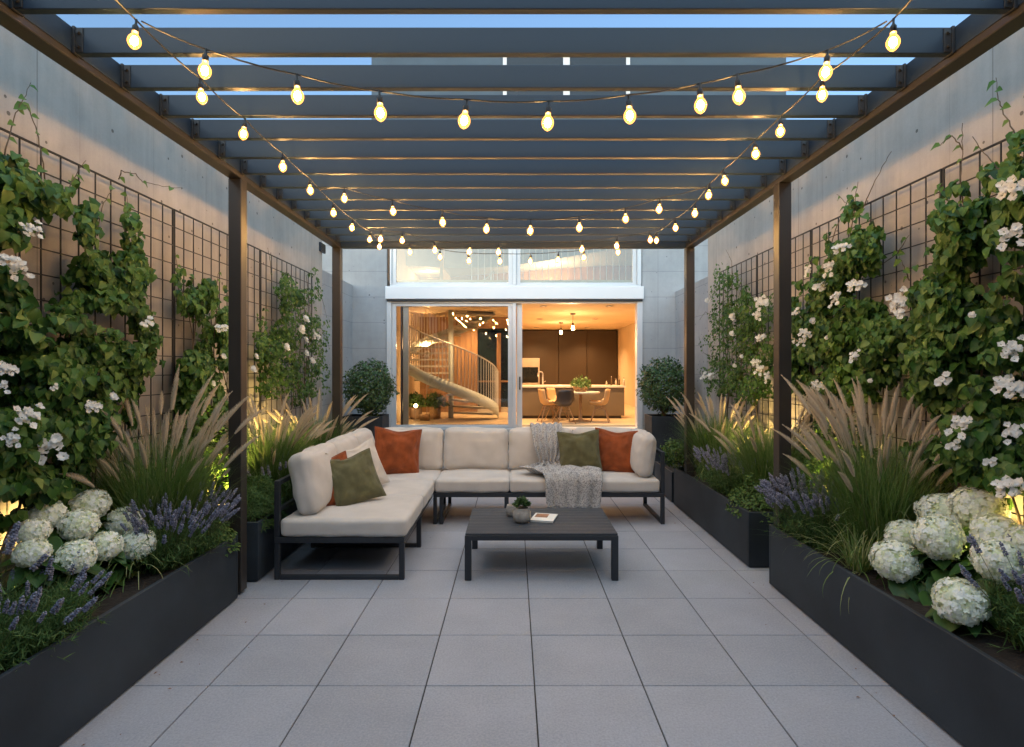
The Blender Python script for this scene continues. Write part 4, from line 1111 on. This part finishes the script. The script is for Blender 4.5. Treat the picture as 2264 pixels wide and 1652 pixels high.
climber('white rose climber in the middle of the right wall behind the front post',
        [(1860, 650, 85, 75), (1880, 560, 55, 50), (1850, 740, 105, 90), (1785, 800, 55, 60), (1930, 760, 70, 90), (1895, 480, 30, 40), (1830, 620, 60, 40), (1760, 700, 25, 50), (1870, 830, 110, 50), (1740, 790, 40, 45), (1930, 540, 20, 60)], 11000, 1, .058, 'ivy', IVY,
        [(1853, 548, 34), (1836, 593, 36), (1786, 596, 20), (1813, 634, 32), (1886, 629, 36), (1850, 661, 36), (1984, 663, 46), (1762, 690, 24), (1777, 734, 28), (1775, 756, 22), (1889, 786, 26), (1830, 749, 11), (1804, 849, 26), (1735, 836, 16), (1795, 712, 14), (1755, 757, 8), (1925, 845, 12)],
        [([(1880, 520), (1888, 470), (1892, 430), (1897, 402)], 3), ([(1905, 470), (1925, 420), (1950, 370), (1971, 335)], 0), ([(1830, 560), (1850, 500), (1872, 450), (1850, 430)], 4), ([(1930, 600), (1985, 560), (2010, 520)], 4), ([(1760, 800), (1735, 785), (1718, 768)], 3)], 15, xin=2.6)
climber('large dark-leaved climber with white blooms covering the near right wall',
        [(2180, 560, 110, 150), (2110, 690, 110, 110), (2200, 820, 120, 140), (2245, 420, 60, 100), (2060, 650, 50, 60), (2100, 480, 35, 60), (2150, 980, 120, 90), (2420, 700, 170, 300), (2420, 1000, 200, 150), (2400, 400, 140, 140), (2060, 790, 70, 90), (2130, 560, 60, 80), (2220, 1050, 110, 60)], 21000, 1, .063, 'ivy', IVY,
        [(2230, 412, 62), (2240, 519, 56), (2236, 768, 46), (2087, 839, 40), (2223, 848, 60), (2128, 941, 54), (2240, 951, 40), (2109, 985, 34), (2222, 1072, 64), (2150, 700, 16), (1990, 690, 26), (2190, 1020, 30)],
        [([(2258, 340), (2240, 290), (2215, 240), (2203, 205), (2202, 172)], 3), ([(2130, 460), (2122, 400), (2128, 340), (2128, 272)], 4), ([(2130, 330), (2105, 300), (2072, 325)], 4), ([(2250, 400), (2205, 370), (2170, 330), (2150, 302)], 5), ([(2080, 560), (2075, 470), (2078, 410)], 4), ([(2010, 620), (2000, 590), (1985, 560)], 3)], 16)

# ------------------------------------------------------------------ fountain grasses
def blades(n, r0, Lr, tilt, curve, width, seed, segs=7, zb=0.0, tintr=(.2, .8)):
    r = np.random.default_rng(seed)
    az = r.random(n) * 2 * PI; L_ = r.uniform(*Lr, n); t0 = np.abs(r.normal(0, tilt, n)); cv = r.uniform(*curve, n)
    base = np.stack([np.cos(az) * r0 * np.sqrt(r.random(n)), np.sin(az) * r0 * np.sqrt(r.random(n)), np.full(n, zb)], 1)
    az = az + r.normal(0, .5, n); hd = np.stack([np.cos(az), np.sin(az)], 1); side = np.stack([-np.sin(az), np.cos(az), np.zeros(n)], 1)
    pts = [base]; 
    for s in range(segs):
        u = (s + .5) / segs; th = t0 + cv * u ** 1.6
        d = np.stack([hd[:, 0] * np.sin(th), hd[:, 1] * np.sin(th), np.cos(th)], 1) * (L_ / segs)[:, None]
        pts.append(pts[-1] + d)
    V = np.zeros((n, 2 * (segs + 1), 3)); 
    for s, p in enumerate(pts):
        w = width * (1 - (s / segs) ** 2.2) * .5 + .0004
        V[:, 2 * s] = p - side * w; V[:, 2 * s + 1] = p + side * w
    f0 = np.array([(2 * s, 2 * s + 1, 2 * s + 3, 2 * s + 2) for s in range(segs)])
    k = 2 * (segs + 1); f = f0[None] + (np.arange(n) * k)[:, None, None]
    ti = np.repeat(np.clip(r.uniform(*tintr, n) + .0, 0, 1), k)
    return V.reshape(-1, 3), f.reshape(-1, 4), ti
def plume_mesh(seed, L_=.30):
    r = np.random.default_rng(seed); n = 900
    u = r.random(n) ** .9; az = r.random(n) * 2 * PI; bend = .05
    env = np.sin(np.clip(u * 1.02 + .06, 0, 1) * PI) ** .6 * (1 - .45 * u)
    cx = bend * u ** 2; z = u * L_
    d = np.stack([np.cos(az) * .55, np.sin(az) * .55, np.full(n, 1.0)], 1); d /= np.linalg.norm(d, axis=1, keepdims=True)
    side = np.cross(d, r.normal(size=(n, 3))); side /= np.linalg.norm(side, axis=1, keepdims=True)
    b = np.stack([cx, np.zeros(n), z], 1); ln = (.040 * env + .008)[:, None]; w = .0015
    V = np.stack([b - side * w, b + side * w, b + d * ln], 1).reshape(-1, 3)
    f = np.arange(n * 3).reshape(-1, 3); ti = np.repeat(r.random(n), 3)
    # core
    m = 8; cv = []; cf = []
    for i in range(m + 1):
        a = i / m; rr = .012 * math.sin(min(1, a * 1.05 + .08) * PI) ** .6 + .0008
        for j in range(5): cv.append((bend * a * a + rr * math.cos(j * 2 * PI / 5), rr * math.sin(j * 2 * PI / 5), a * L_))
    for i in range(m):
        for j in range(5):
            a, b2, c, d2 = i * 5 + j, i * 5 + (j + 1) % 5, (i + 1) * 5 + (j + 1) % 5, (i + 1) * 5 + j
            cf += [(a, b2, c), (a, c, d2)]
    v, f, t = merge([(V, f, ti), (np.array(cv), np.array(cf), np.full(len(cv), .35))])
    return meshdata('plume', v, f, M['plume'], attr=t)
PLUMES = [bpy.data.objects.new('plume', plume_mesh(60 + k, .24 + .03 * k)) for k in range(4)]
def fountain(label, loc, n, npl, Lr, H_, seed, spread=.42, sc=1.0):
    t = thing('fountain_grass', loc, label, 'ornamental grass', 'fountain grasses in the planters')
    V, f, ti = blades(n, .24 * sc, Lr, .20, (.1, 1.3), .0048, seed)
    V2, f2, ti2 = blades(n // 14, .10 * sc, (Lr[0] * .8, Lr[1] * .85), .4, (1.2, 2.2), .005, seed + 5, tintr=(.7, 1))
    v, ff, tt = merge([(V, f, ti), (V2, f2, ti2)])
    npobj('foliage', meshdata('foliage', v, ff, M['grass'], attr=tt), t)
    r = np.random.default_rng(seed + 99); m = MB()
    for k in range(npl):
        az = r.random() * 2 * PI; th0 = abs(r.normal(0, spread * .55)) + .03; cv = r.uniform(.05, .40) + (th0 * .6); Ls = H_ * r.uniform(.50, 1.0)
        rb = .20 * math.sqrt(r.random()); p = Vector((math.cos(az) * rb, math.sin(az) * rb, 0)); pts = [p.copy()]
        for s in range(8):
            th = th0 + cv * ((s + .5) / 8) ** 2; d = Vector((math.cos(az) * math.sin(th), math.sin(az) * math.sin(th), math.cos(th))); p = p + d * Ls / 8; pts.append(p.copy())
        m.tube(pts, [.0022] * 8 + [.0014], 4)
        q = Vector((0, 0, 1)).rotation_difference(d); 
        o = inst('plume', PLUMES[k % 4], t, pts[-1], None, r.uniform(.85, 1.1) * sc)
        # bend continues outward
        zrot = Matrix.Rotation(az, 3, 'Z'); ax = (q.to_matrix() @ zrot); o.rotation_euler = ax.to_euler()
    m.build('stalk', M['gstem'], t, local=True)
    return t
SO = PH - .04
fountain('large fountain grass with tan plumes in the near left planter behind the hydrangeas', (-2.56, 4.12, SO), 3600, 84, (.38, .88), 1.02, 21, .30)
fountain('fountain grass in the left planter behind the sofa, nearer the front post', (-2.45, 5.75, SO), 2400, 60, (.5, .85), .82, 22, .45)
fountain('fountain grass in the left planter behind the sofa, nearer the house', (-2.40, 6.95, SO), 2200, 56, (.5, .80), .80, 23, .50)
fountain('large fountain grass with tan plumes in the near right planter behind the lavender', (2.54, 3.98, SO), 3600, 90, (.38, .88), 1.02, 24, .30)
fountain('fountain grass behind the right front post in the planter beside the sofa', (2.52, 5.6, SO), 2400, 30, (.5, .85), .80, 25, .45)
fountain('farthest fountain grass on the right, near the house corner', (2.45, 6.85, SO), 2400, 60, (.5, .85), .82, 26, .48)

# ------------------------------------------------------------------ lavender
def spike_mesh(seed):
    r = np.random.default_rng(seed); L_ = .075; oc = np.array([(1, 0, 0), (-1, 0, 0), (0, 1, 0), (0, -1, 0), (0, 0, 1.3), (0, 0, -1)], float)
    of = np.array([(0, 2, 4), (2, 1, 4), (1, 3, 4), (3, 0, 4), (2, 0, 5), (1, 2, 5), (3, 1, 5), (0, 3, 5)]); pos = []; 
    for w in range(7):
        z = w / 7 * L_; rr = .0085 * (1 - .35 * w / 7)
        for j in range(6):
            a = j * PI / 3 + w * .5 + r.normal(0, .2); pos.append((rr * math.cos(a), rr * math.sin(a), z + r.normal(0, .0025)))
    pos.append((0, 0, L_)); pos = np.array(pos); n = len(pos)
    Mx = rots(r.normal(size=(n, 3)), r.normal(size=(n, 3)))
    v, f, t = scatter(oc, of, pos, Mx, r.uniform(.0045, .0068, n), r.random(n))
    return meshdata('flower_spike', v, f, M['lavender'], attr=t)
SPIKES = [bpy.data.objects.new('flower_spike', spike_mesh(80 + k)) for k in range(4)]
def lavender(label, loc, rx, ry, nsp, h, seed, lean=(0, 0), nb=700, ssc=1.0):
    t = thing('lavender', loc, label, 'lavender', 'lavender clumps in the planters')
    V, f, ti = blades(nb, .5, (.55 * h, 1.0 * h), .5, (-.2, .9), .0042, seed, 5)
    V = V.copy(); 
    # squash the base footprint to an ellipse
    k = 12; base = V.reshape(-1, k, 3)[:, 0:1, :]; Vr = V.reshape(-1, k, 3); Vr = Vr - base + base * np.array([rx / .5 * .8, ry / .5 * .8, 1]); V = Vr.reshape(-1, 3)
    # feathery side leaflets
    r = np.random.default_rng(seed + 3); nl = nb * 5; ii = r.integers(0, len(Vr), nl); sg = r.integers(1, 5, nl); P = Vr[ii, sg * 2]
    dirs = r.normal(size=(nl, 3)) + np.array([0, 0, .8])
    v2, f2, t2 = scatter(np.array([(-.06, 0, 0), (.06, 0, 0), (.06, .6, 0), (0, 1, 0)]), np.array([(0, 1, 2, 3)]), P, rots(r.normal(size=(nl, 3)), dirs), .035 + .02 * r.random(nl))
    v, ff, tt = merge([(V, f, ti), (v2, f2, t2)])
    npobj('foliage', meshdata('foliage', v, ff, M['lavleaf'], attr=tt), t)
    m = MB()
    for k in range(nsp):
        a = r.random() * 2 * PI; q = math.sqrt(r.random()); b = Vector((math.cos(a) * q * rx * .8, math.sin(a) * q * ry * .8, 0))
        d = Vector((math.cos(a) * q * .75 + lean[0] + r.normal(0, .12), math.sin(a) * q * .6 + lean[1] + r.normal(0, .12), 1)).normalized(); Ls = h * r.uniform(.75, 1.15)
        p1 = b + Vector((d.x * .5, d.y * .5, 1)).normalized() * Ls * .5; p2 = p1 + d * Ls * .5
        m.tube([b, p1, p2], .0014, 4, cap=False)
        inst('flower_spike', SPIKES[k % 4], t, p2, Vector((0, 0, 1)).rotation_difference(d).to_euler(), r.uniform(.85, 1.25) * ssc)
    m.build('stalk', M['gstem'], t, local=True)
lavender('lavender spilling over the nearest left planter edge in front of the hydrangea', (-2.34, 2.66, SO), .26, .40, 52, .24, 31, (.25, -.1), 2200, .95)
lavender('lavender clump at the far end of the near left planter beside the sofa', (-2.28, 3.92, SO), .16, .38, 150, .36, 32, (.25, -.1), 1100, .88)
lavender('lavender at the extreme left edge behind the nearest clump', (-2.62, 2.66, SO), .15, .2, 26, .42, 33, (0, 0), 300, 1.1)
lavender('lavender in the left planter right behind the sofa arm post', (-2.30, 5.75, SO), .22, .45, 60, .36, 34, (.1, 0), 600)
lavender('lavender near the corner of the sofa in the far left planter', (-2.25, 6.75, SO), .20, .45, 50, .36, 35, (.1, 0), 500)
lavender('dense lavender at the end of the near right planter leaning over the gap', (2.26, 4.30, SO), .15, .30, 160, .40, 36, (-.35, -.1), 1200, .9)
lavender('broad lavender in the right planter beside the sofa arm', (2.30, 6.05, SO), .20, .48, 100, .36, 37, (-.1, 0), 900)
lavender('lavender at the extreme right edge below the hydrangeas', (2.48, 2.62, SO), .18, .26, 60, .38, 38, (0, 0), 800, .95)

# ------------------------------------------------------------------ hydrangeas
def head_mesh(seed, flat=.85):
    r = np.random.default_rng(seed); n = 470
    i = np.arange(n) + .5; ph = np.arccos(1 - 1.78 * i / n); th = PI * (1 + 5 ** .5) * i
    dirs = np.stack([np.sin(ph) * np.cos(th), np.sin(ph) * np.sin(th), np.cos(ph)], 1) + r.normal(size=(n, 3)) * .06
    dirs /= np.linalg.norm(dirs, axis=1, keepdims=True)
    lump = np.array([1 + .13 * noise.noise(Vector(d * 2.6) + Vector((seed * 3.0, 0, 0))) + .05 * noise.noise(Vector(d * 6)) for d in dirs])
    pos = dirs * (.5 * lump * (1 + r.normal(0, .018, n)))[:, None] * np.array([1, 1, flat])
    # floret: four petals, each a small cupped kite
    fv = [(0, 0, 0)]; ff = []
    for k in range(4):
        a = k * PI / 2; c, s = math.cos(a), math.sin(a)
        for (u, w, z) in ((.45, -.42, .10), (1.0, -.28, .02), (1.0, .28, .02), (.45, .42, .10)): fv.append((u * c - w * s, u * s + w * c, z + r.normal(0, .05)))
        b = 1 + 4 * k; ff += [(0, b, b + 1), (0, b + 1, b + 2), (0, b + 2, b + 3)]
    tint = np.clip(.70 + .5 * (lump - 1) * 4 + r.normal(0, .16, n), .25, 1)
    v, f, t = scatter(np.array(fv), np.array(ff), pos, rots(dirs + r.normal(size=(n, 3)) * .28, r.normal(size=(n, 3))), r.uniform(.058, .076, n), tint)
    # inner dark-green core so no see-through
    q = 14; cv = []; cf = []
    for a in range(q // 2 + 1):
        for b in range(q): cv.append((.43 * math.sin(PI * a / (q // 2)) * math.cos(2 * PI * b / q), .43 * math.sin(PI * a / (q // 2)) * math.sin(2 * PI * b / q), .43 * flat * math.cos(PI * a / (q // 2))))
    for a in range(q // 2):
        for b in range(q):
            b2 = (b + 1) % q; cf += [(a * q + b, (a + 1) * q + b, (a + 1) * q + b2), (a * q + b, (a + 1) * q + b2, a * q + b2)]
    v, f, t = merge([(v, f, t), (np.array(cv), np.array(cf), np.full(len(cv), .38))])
    return meshdata('flower_head', v, f, M['hydra'], attr=t)
HEADS = [bpy.data.objects.new('flower_head', head_mesh(k, .72 + .05 * k)) for k in range(4)]
def hydrangea(label, base, heads, seed):
    t = thing('hydrangea', base, label, 'hydrangea', 'white hydrangeas in the near planters'); off = Vector(base); r = np.random.default_rng(seed); m = MB()
    LP = []; LT = []; LN = []; LS = []
    for i, (px, py, wpx, X) in enumerate(heads):
        p = D(px, py, X=X); s = wpx * p.y / F * (.86 if X < 0 else .88)
        d = (p - off); ax = Vector((d.x * .5 - .25 * math.copysign(1, X), -.45, 1)).normalized()
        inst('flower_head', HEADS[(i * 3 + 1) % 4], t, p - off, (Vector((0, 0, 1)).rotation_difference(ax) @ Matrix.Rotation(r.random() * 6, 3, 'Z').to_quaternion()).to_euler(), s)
        b = Vector((base[0] + r.normal(0, .05), base[1] + r.normal(0, .06), base[2])); tp = p - ax * s * .35
        m.tube([b, b.lerp(tp, .5) + Vector((0, 0, .05)), tp], [.006, .005, .004], 5)
        for k in range(15):
            a = r.random() * 2 * PI; u = r.uniform(.25, 1.0); q = b.lerp(tp, u) + Vector((0, 0, .02)); rad = Vector((math.cos(a), math.sin(a), r.uniform(-.35, .25)))
            LP.append(q); LT.append(rad); LN.append(Vector((rad.x * .3, rad.y * .3, 1))); LS.append(r.uniform(.13, .20))
    LP = np.array(LP); LT = np.array(LT); LN = np.array(LN) + r.normal(size=(len(LP), 3)) * .2
    # larger rounded leaf with a curved rib
    w = .36; tv = []; tf = []; prof = [(0, .02), (.15, .6), (.38, 1.0), (.62, .88), (.84, .45), (1.0, .0)]
    for (y, ww) in prof:
        for s in (-1, -.5, 0, .5, 1): tv.append((s * w * ww, y, .10 * abs(s) * ww - .25 * y * y))
    for a in range(5):
        for b in range(4): tf.append((a * 5 + b, a * 5 + b + 1, a * 5 + b + 6, a * 5 + b + 5))
    v, f, ti = scatter(np.array(tv), np.array(tf), LP - np.array(off), rots(LN, LT), np.array(LS))
    me = meshdata('foliage', v, f, M['hleaf'], smooth=True, attr=ti); npobj('foliage', me, t)
    m.build('stem', M['gstem'], t, smooth=True)
hydrangea('pale green-white hydrangea with flattish heads in the near left planter', (-2.45, 3.25, SO),
          [(100, 1140, 86, -2.70), (197, 1118, 90, -2.66), (175, 1162, 84, -2.52), (273, 1155, 80, -2.52), (73, 1176, 74, -2.62), (71, 1222, 78, -2.50), (169, 1231, 86, -2.36), (232, 1207, 76, -2.42), (305, 1202, 82, -2.34)], 41)
hydrangea('white hydrangea with large round heads in the near right planter', (2.42, 3.1, SO),
          [(1979, 1239, 104, 2.26), (1999, 1182, 80, 2.40), (2074, 1188, 108, 2.42), (2089, 1141, 118, 2.60), (2162, 1122, 116, 2.68), (2206, 1180, 106, 2.58), (2209, 1241, 108, 2.42), (2123, 1329, 114, 2.20), (2268, 1200, 90, 2.60)], 42)

# ------------------------------------------------------------------ small shrubs and herbs
def ball_shrub(label, c, r_, n, size, mt_, base, seed, squash=1.0, cat='shrub', group=None, tmpl=None):
    t = thing('round_shrub', base, label, cat, group); r = np.random.default_rng(seed); off = np.array(base, float)
    i = r.random(n); dirs = r.normal(size=(n, 3)); dirs /= np.linalg.norm(dirs, axis=1, keepdims=True)
    lump = np.array([1 + .24 * noise.noise(Vector(d * 3.2) + Vector((seed, 0, 0))) + .16 * noise.noise(Vector(d * 8)) for d in dirs])
    rad = r_ * lump * (1 - .42 * r.random(n) ** 1.7)
    pos = np.array(c) + dirs * rad[:, None] * np.array([1, 1, squash])
    tips = dirs + r.normal(size=(n, 3)) * .7 + np.array([0, 0, .5]); nr = dirs + r.normal(size=(n, 3)) * .6 + np.array([0, 0, .3])
    v, f, ti = scatter(*(tmpl or OVW), pos - off, rots(nr, tips), size * r.uniform(.7, 1.3, n), np.clip(r.normal(.5, .22, n), 0, 1))
    npobj('foliage', meshdata('foliage', v, f, M[mt_], attr=ti), t)
    m = MB()
    for k in range(7):
        a = k * 2 * PI / 7; q = Vector(c) + Vector((math.cos(a) * r_ * .6, math.sin(a) * r_ * .6, r_ * .3 * squash)); b = Vector(base); m.tube([b, b.lerp(q, .5), q], [.012, .009, .004], 5)
    m.build('branch', M['stem'], t)
for (px, lab, cxp) in ((808, 'round clipped boxwood in the tall planter left of the house door', 808), (1478, 'round clipped boxwood in the tall planter right of the house door', 1478)):
    c = (bx(cxp), BPY + .25, bz(858 if px < 1000 else 853)); ball_shrub(lab, c, .40, 5200, .042, 'box', (c[0], BPY + .25, bz(921) - .05), px, 1.08, group='boxwood balls by the house door')
c = D(1494, 1003, Y=7.2); ball_shrub('small bright green round shrub at the house end of the right planter', c, .18, 1500, .030, 'herb', (2.2, 7.2, SO), 7, .95)
def sprawl(label, base, rx, ry, h, n, size, mt_, seed, tmpl=None, name='herb', cat='herb'):
    t = thing(name, base, label, cat); r = np.random.default_rng(seed)
    a = r.random(n) * 2 * PI; q = np.sqrt(r.random(n)); x = np.cos(a) * q * rx; y = np.sin(a) * q * ry
    top = h * (1 - q ** 2.2) + .03; nzv = np.array([noise.noise(Vector((x[i] * 9 + seed, y[i] * 9, 0))) for i in range(n)])
    z = top * (1 + .5 * nzv) * (1 - .6 * r.random(n) ** 2) - .06 * (q > .9)
    kp = np.ones(n, bool)
    for (ux, uy) in UPL: kp &= ((x + base[0] - ux) ** 2 + (y + base[1] - uy) ** 2 > .02)
    x, y, z, n = x[kp], y[kp], z[kp], int(kp.sum())
    nr = np.stack([x / rx * .8, y / ry * .8, np.ones(n)], 1) + r.normal(size=(n, 3)) * .5; tips = np.stack([x / rx, y / ry, np.full(n, .3)], 1) + r.normal(size=(n, 3)) * .8
    v, f, ti = scatter(*(tmpl or OVW), np.stack([x, y, z], 1), rots(nr, tips), size * r.uniform(.7, 1.3, n), np.clip(r.normal(.5, .22, n), 0, 1))
    npobj('foliage', meshdata('foliage', v, f, M[mt_], attr=ti), t); m = MB()
    for k in range(9): m.tube([(0, 0, 0), (math.cos(k) * rx * .5, math.sin(k * 1.7) * ry * .5, h * .6)], .003, 4)
    m.build('stem', M['gstem'], t, local=True)
sprawl('bright leafy herb spilling over the near corner of the right sofa-side planter', (2.26, 5.35, SO), .24, .34, .22, 2600, .026, 'herb', 51)
sprawl('low green herb filling the right planter behind the broad lavender', (2.45, 5.75, SO), .30, .45, .20, 2400, .028, 'ivy2', 52)
NEEDLE = (np.array([(-.05, 0, 0), (.05, 0, 0), (0, 1, .05)]), np.array([(0, 1, 2)]))
sprawl('grey-green thyme at the near end of the planter beside the sofa arm', (-2.22, 4.98, SO), .22, .26, .30, 5200, .06, 'lavleaf', 53, NEEDLE)
sprawl('trailing bright herb hanging over the corner of the near left planter', (-2.20, 4.26, SO), .14, .14, .13, 900, .030, 'herb', 54)
sprawl('low yellow-green ground herb behind the left hydrangea', (-2.68, 3.45, SO), .16, .35, .25, 1600, .045, 'herb', 55)
sprawl('low yellow-green ground herb behind the right hydrangea', (2.70, 3.35, SO), .16, .35, .28, 1600, .045, 'herb', 56)
sprawl('leafy green filler between the big right grass and the wall', (2.66, 4.7, SO), .2, .7, .85, 5200, .050, 'ivy2', 57, name='filler_plant', cat='plant')
sprawl('leafy green filler between the big left grass and the wall', (-2.68, 4.95, SO), .18, .7, .90, 5200, .050, 'ivy2', 58, name='filler_plant', cat='plant')
def tuft(label, loc, n, Lr, seed, w=.006):
    t = thing('grass_tuft', loc, label, 'grass tuft', 'low grass tufts on the planter edges')
    V, f, ti = blades(n, .08, Lr, .6, (1.0, 2.4), w, seed, 8, tintr=(.4, 1)); npobj('foliage', meshdata('foliage', V, f, M['grass'], attr=ti), t)
tuft('arching pale grass tuft hanging over the right planter before the hydrangea', (2.24, 3.72, SO), 130, (.25, .55), 61)
tuft('arching grass tuft at the edge of the left planter beside the lavender', (-2.42, 3.62, SO), 110, (.25, .5), 62)

r = np.random.default_rng(5); n = 46; sd = np.where(r.random(n) < .5, -1, 1); PX = sd * (2.05 - np.abs(r.normal(0, .16, n))); PY = r.uniform(2.4, 7.0, n)
v, f, ti = scatter(*OV, np.stack([PX, PY, np.full(n, .006)], 1), rots(np.stack([r.normal(0, .15, n), r.normal(0, .15, n), np.ones(n)], 1), r.normal(size=(n, 3)) * np.array([1, 1, .05])), r.uniform(.010, .024, n))
tag(npobj('leaf_litter', meshdata('leaf_litter', v, f, M['dryleaf'], attr=ti)), kind='stuff')
# interior plants by the stair
for i, (px, py, r_, lab) in enumerate(((919, 935, .13, 'leafy plant in a round clay pot at the foot of the stair wall'), (962, 932, .12, 'taller bushy plant in a woven basket beside the stair'))):
    Y = 11.9; X = (px - CX) * Y / F; t = thing('potted_plant', (X, Y, FLZ), lab, 'potted plant', 'house plants beside the stair')
    m = MB(); m.lathe([(r_ * .75, 0), (r_, .08), (r_ * .95, .22), (r_ * .85, .26), (r_ * .8, .25)], 20, (X, Y, FLZ)); m.build('pot', M['terracotta' if i == 0 else 'basket'], t, smooth=True)
    r = np.random.default_rng(70 + i); n = 520; dirs = r.normal(size=(n, 3)); dirs[:, 2] = np.abs(dirs[:, 2]) * 1.2; dirs /= np.linalg.norm(dirs, axis=1, keepdims=True)
    pos = dirs * (r.random((n, 1)) ** .5 * .26) + np.array([0, 0, .27]); v, f, ti = scatter(*OV, pos, rots(dirs + r.normal(size=(n, 3)), dirs + r.normal(size=(n, 3)) * .5), r.uniform(.05, .09, n)); npobj('foliage', meshdata('foliage', v, f, M['herb'], attr=ti), t)
X = (938 - CX) * 11.55 / F
t = thing('log_stool', (X, 11.55, FLZ), 'short pale log lying in front of the house plants', 'log')
m = MB(); m.tube([(X - .08, 11.55, FLZ + .07), (X + .10, 11.55, FLZ + .07)], .068, 18); m.build('log', M['wood'], t)
X = (919 - CX) * 11.5 / F
t = thing('lantern', (X, 11.5, FLZ), 'small round glowing lantern among the house plants', 'lantern')
m = MB(); m.lathe([(.05, 0), (.05, .02), (.01, .03), (.01, .27)], 14, (X, 11.5, FLZ)); m.build('stand', M['steel'], t)
m = MB(); m.lathe([(.001, .27), (.025, .28), (.033, .305), (.025, .33), (.001, .34)], 14, (X, 11.5, FLZ)); m.build('globe', M['lamp_in'], t, smooth=True)
# basket of flowers on the dining table
t = thing('flower_basket', (TX + .0, TY, TZ), 'wicker basket of yellow-green flowers on the round dining table', 'basket')
m = MB(); m.lathe([(.10, 0), (.14, .05), (.15, .10), (.14, .12), (.13, .10)], 22, (TX, TY, TZ)); m.build('basket', M['basket'], t)
r = np.random.default_rng(75); n = 380; dirs = r.normal(size=(n, 3)) * np.array([1.2, 1, .8]); dirs[:, 2] = np.abs(dirs[:, 2]); dirs /= np.linalg.norm(dirs, axis=1, keepdims=True)
pos = dirs * (r.random((n, 1)) ** .5 * .2) + np.array([0, 0, .10]); v, f, ti = scatter(*OV, pos, rots(dirs + r.normal(size=(n, 3)), dirs + r.normal(size=(n, 3)) * .5), r.uniform(.04, .07, n), .4 + .6 * r.random(n)); npobj('flowers', meshdata('flowers', v, f, M['herb'], attr=ti), t)

# ------------------------------------------------------------------ planter uplights
for (X, Y, e, lab) in ((-2.62, 3.30, 1.2, 'small black spike uplight in the left planter behind the hydrangea'), (-2.52, 4.95, 1.0, 'small black spike uplight in the left planter behind the front post'),
                       (-2.60, 6.35, .8, 'small black spike uplight at the far end of the left planter'), (2.70, 3.10, 1.2, 'small black spike uplight in the right planter behind the hydrangea'),
                       (2.62, 4.62, 1.1, 'small black spike uplight behind the large right grass'), (2.60, 6.25, .9, 'small black spike uplight in the right planter beside the sofa')):
    t = thing('garden_uplight', (X, Y, SO), lab, 'garden light', 'spike uplights hidden in the planters'); sx = math.copysign(1, X)
    m = MB(); m.tube([(X, Y, SO - .05), (X, Y, SO + .08)], .008, 8); m.lathe([(.025, .06), (.035, .08), (.035, .13)], 16, (X, Y, SO), cap=False); m.build('body', M['trellis'], t)
    m = MB(); m.lathe([(.0005, .122), (.033, .122)], 16, (X, Y, SO), cap=False); m.build('lens', M['uplight'], t)
    q = Vector((0, 0, -1)).rotation_difference(Vector((sx * .30, .1, 1))); 
    lamp_light('lamp_light', 'SPOT', (X, Y, SO + .14), SPOTW * e, t, .03, (1.0, .68, .22), q.to_euler(), 125)

S.render.engine = 'CYCLES'
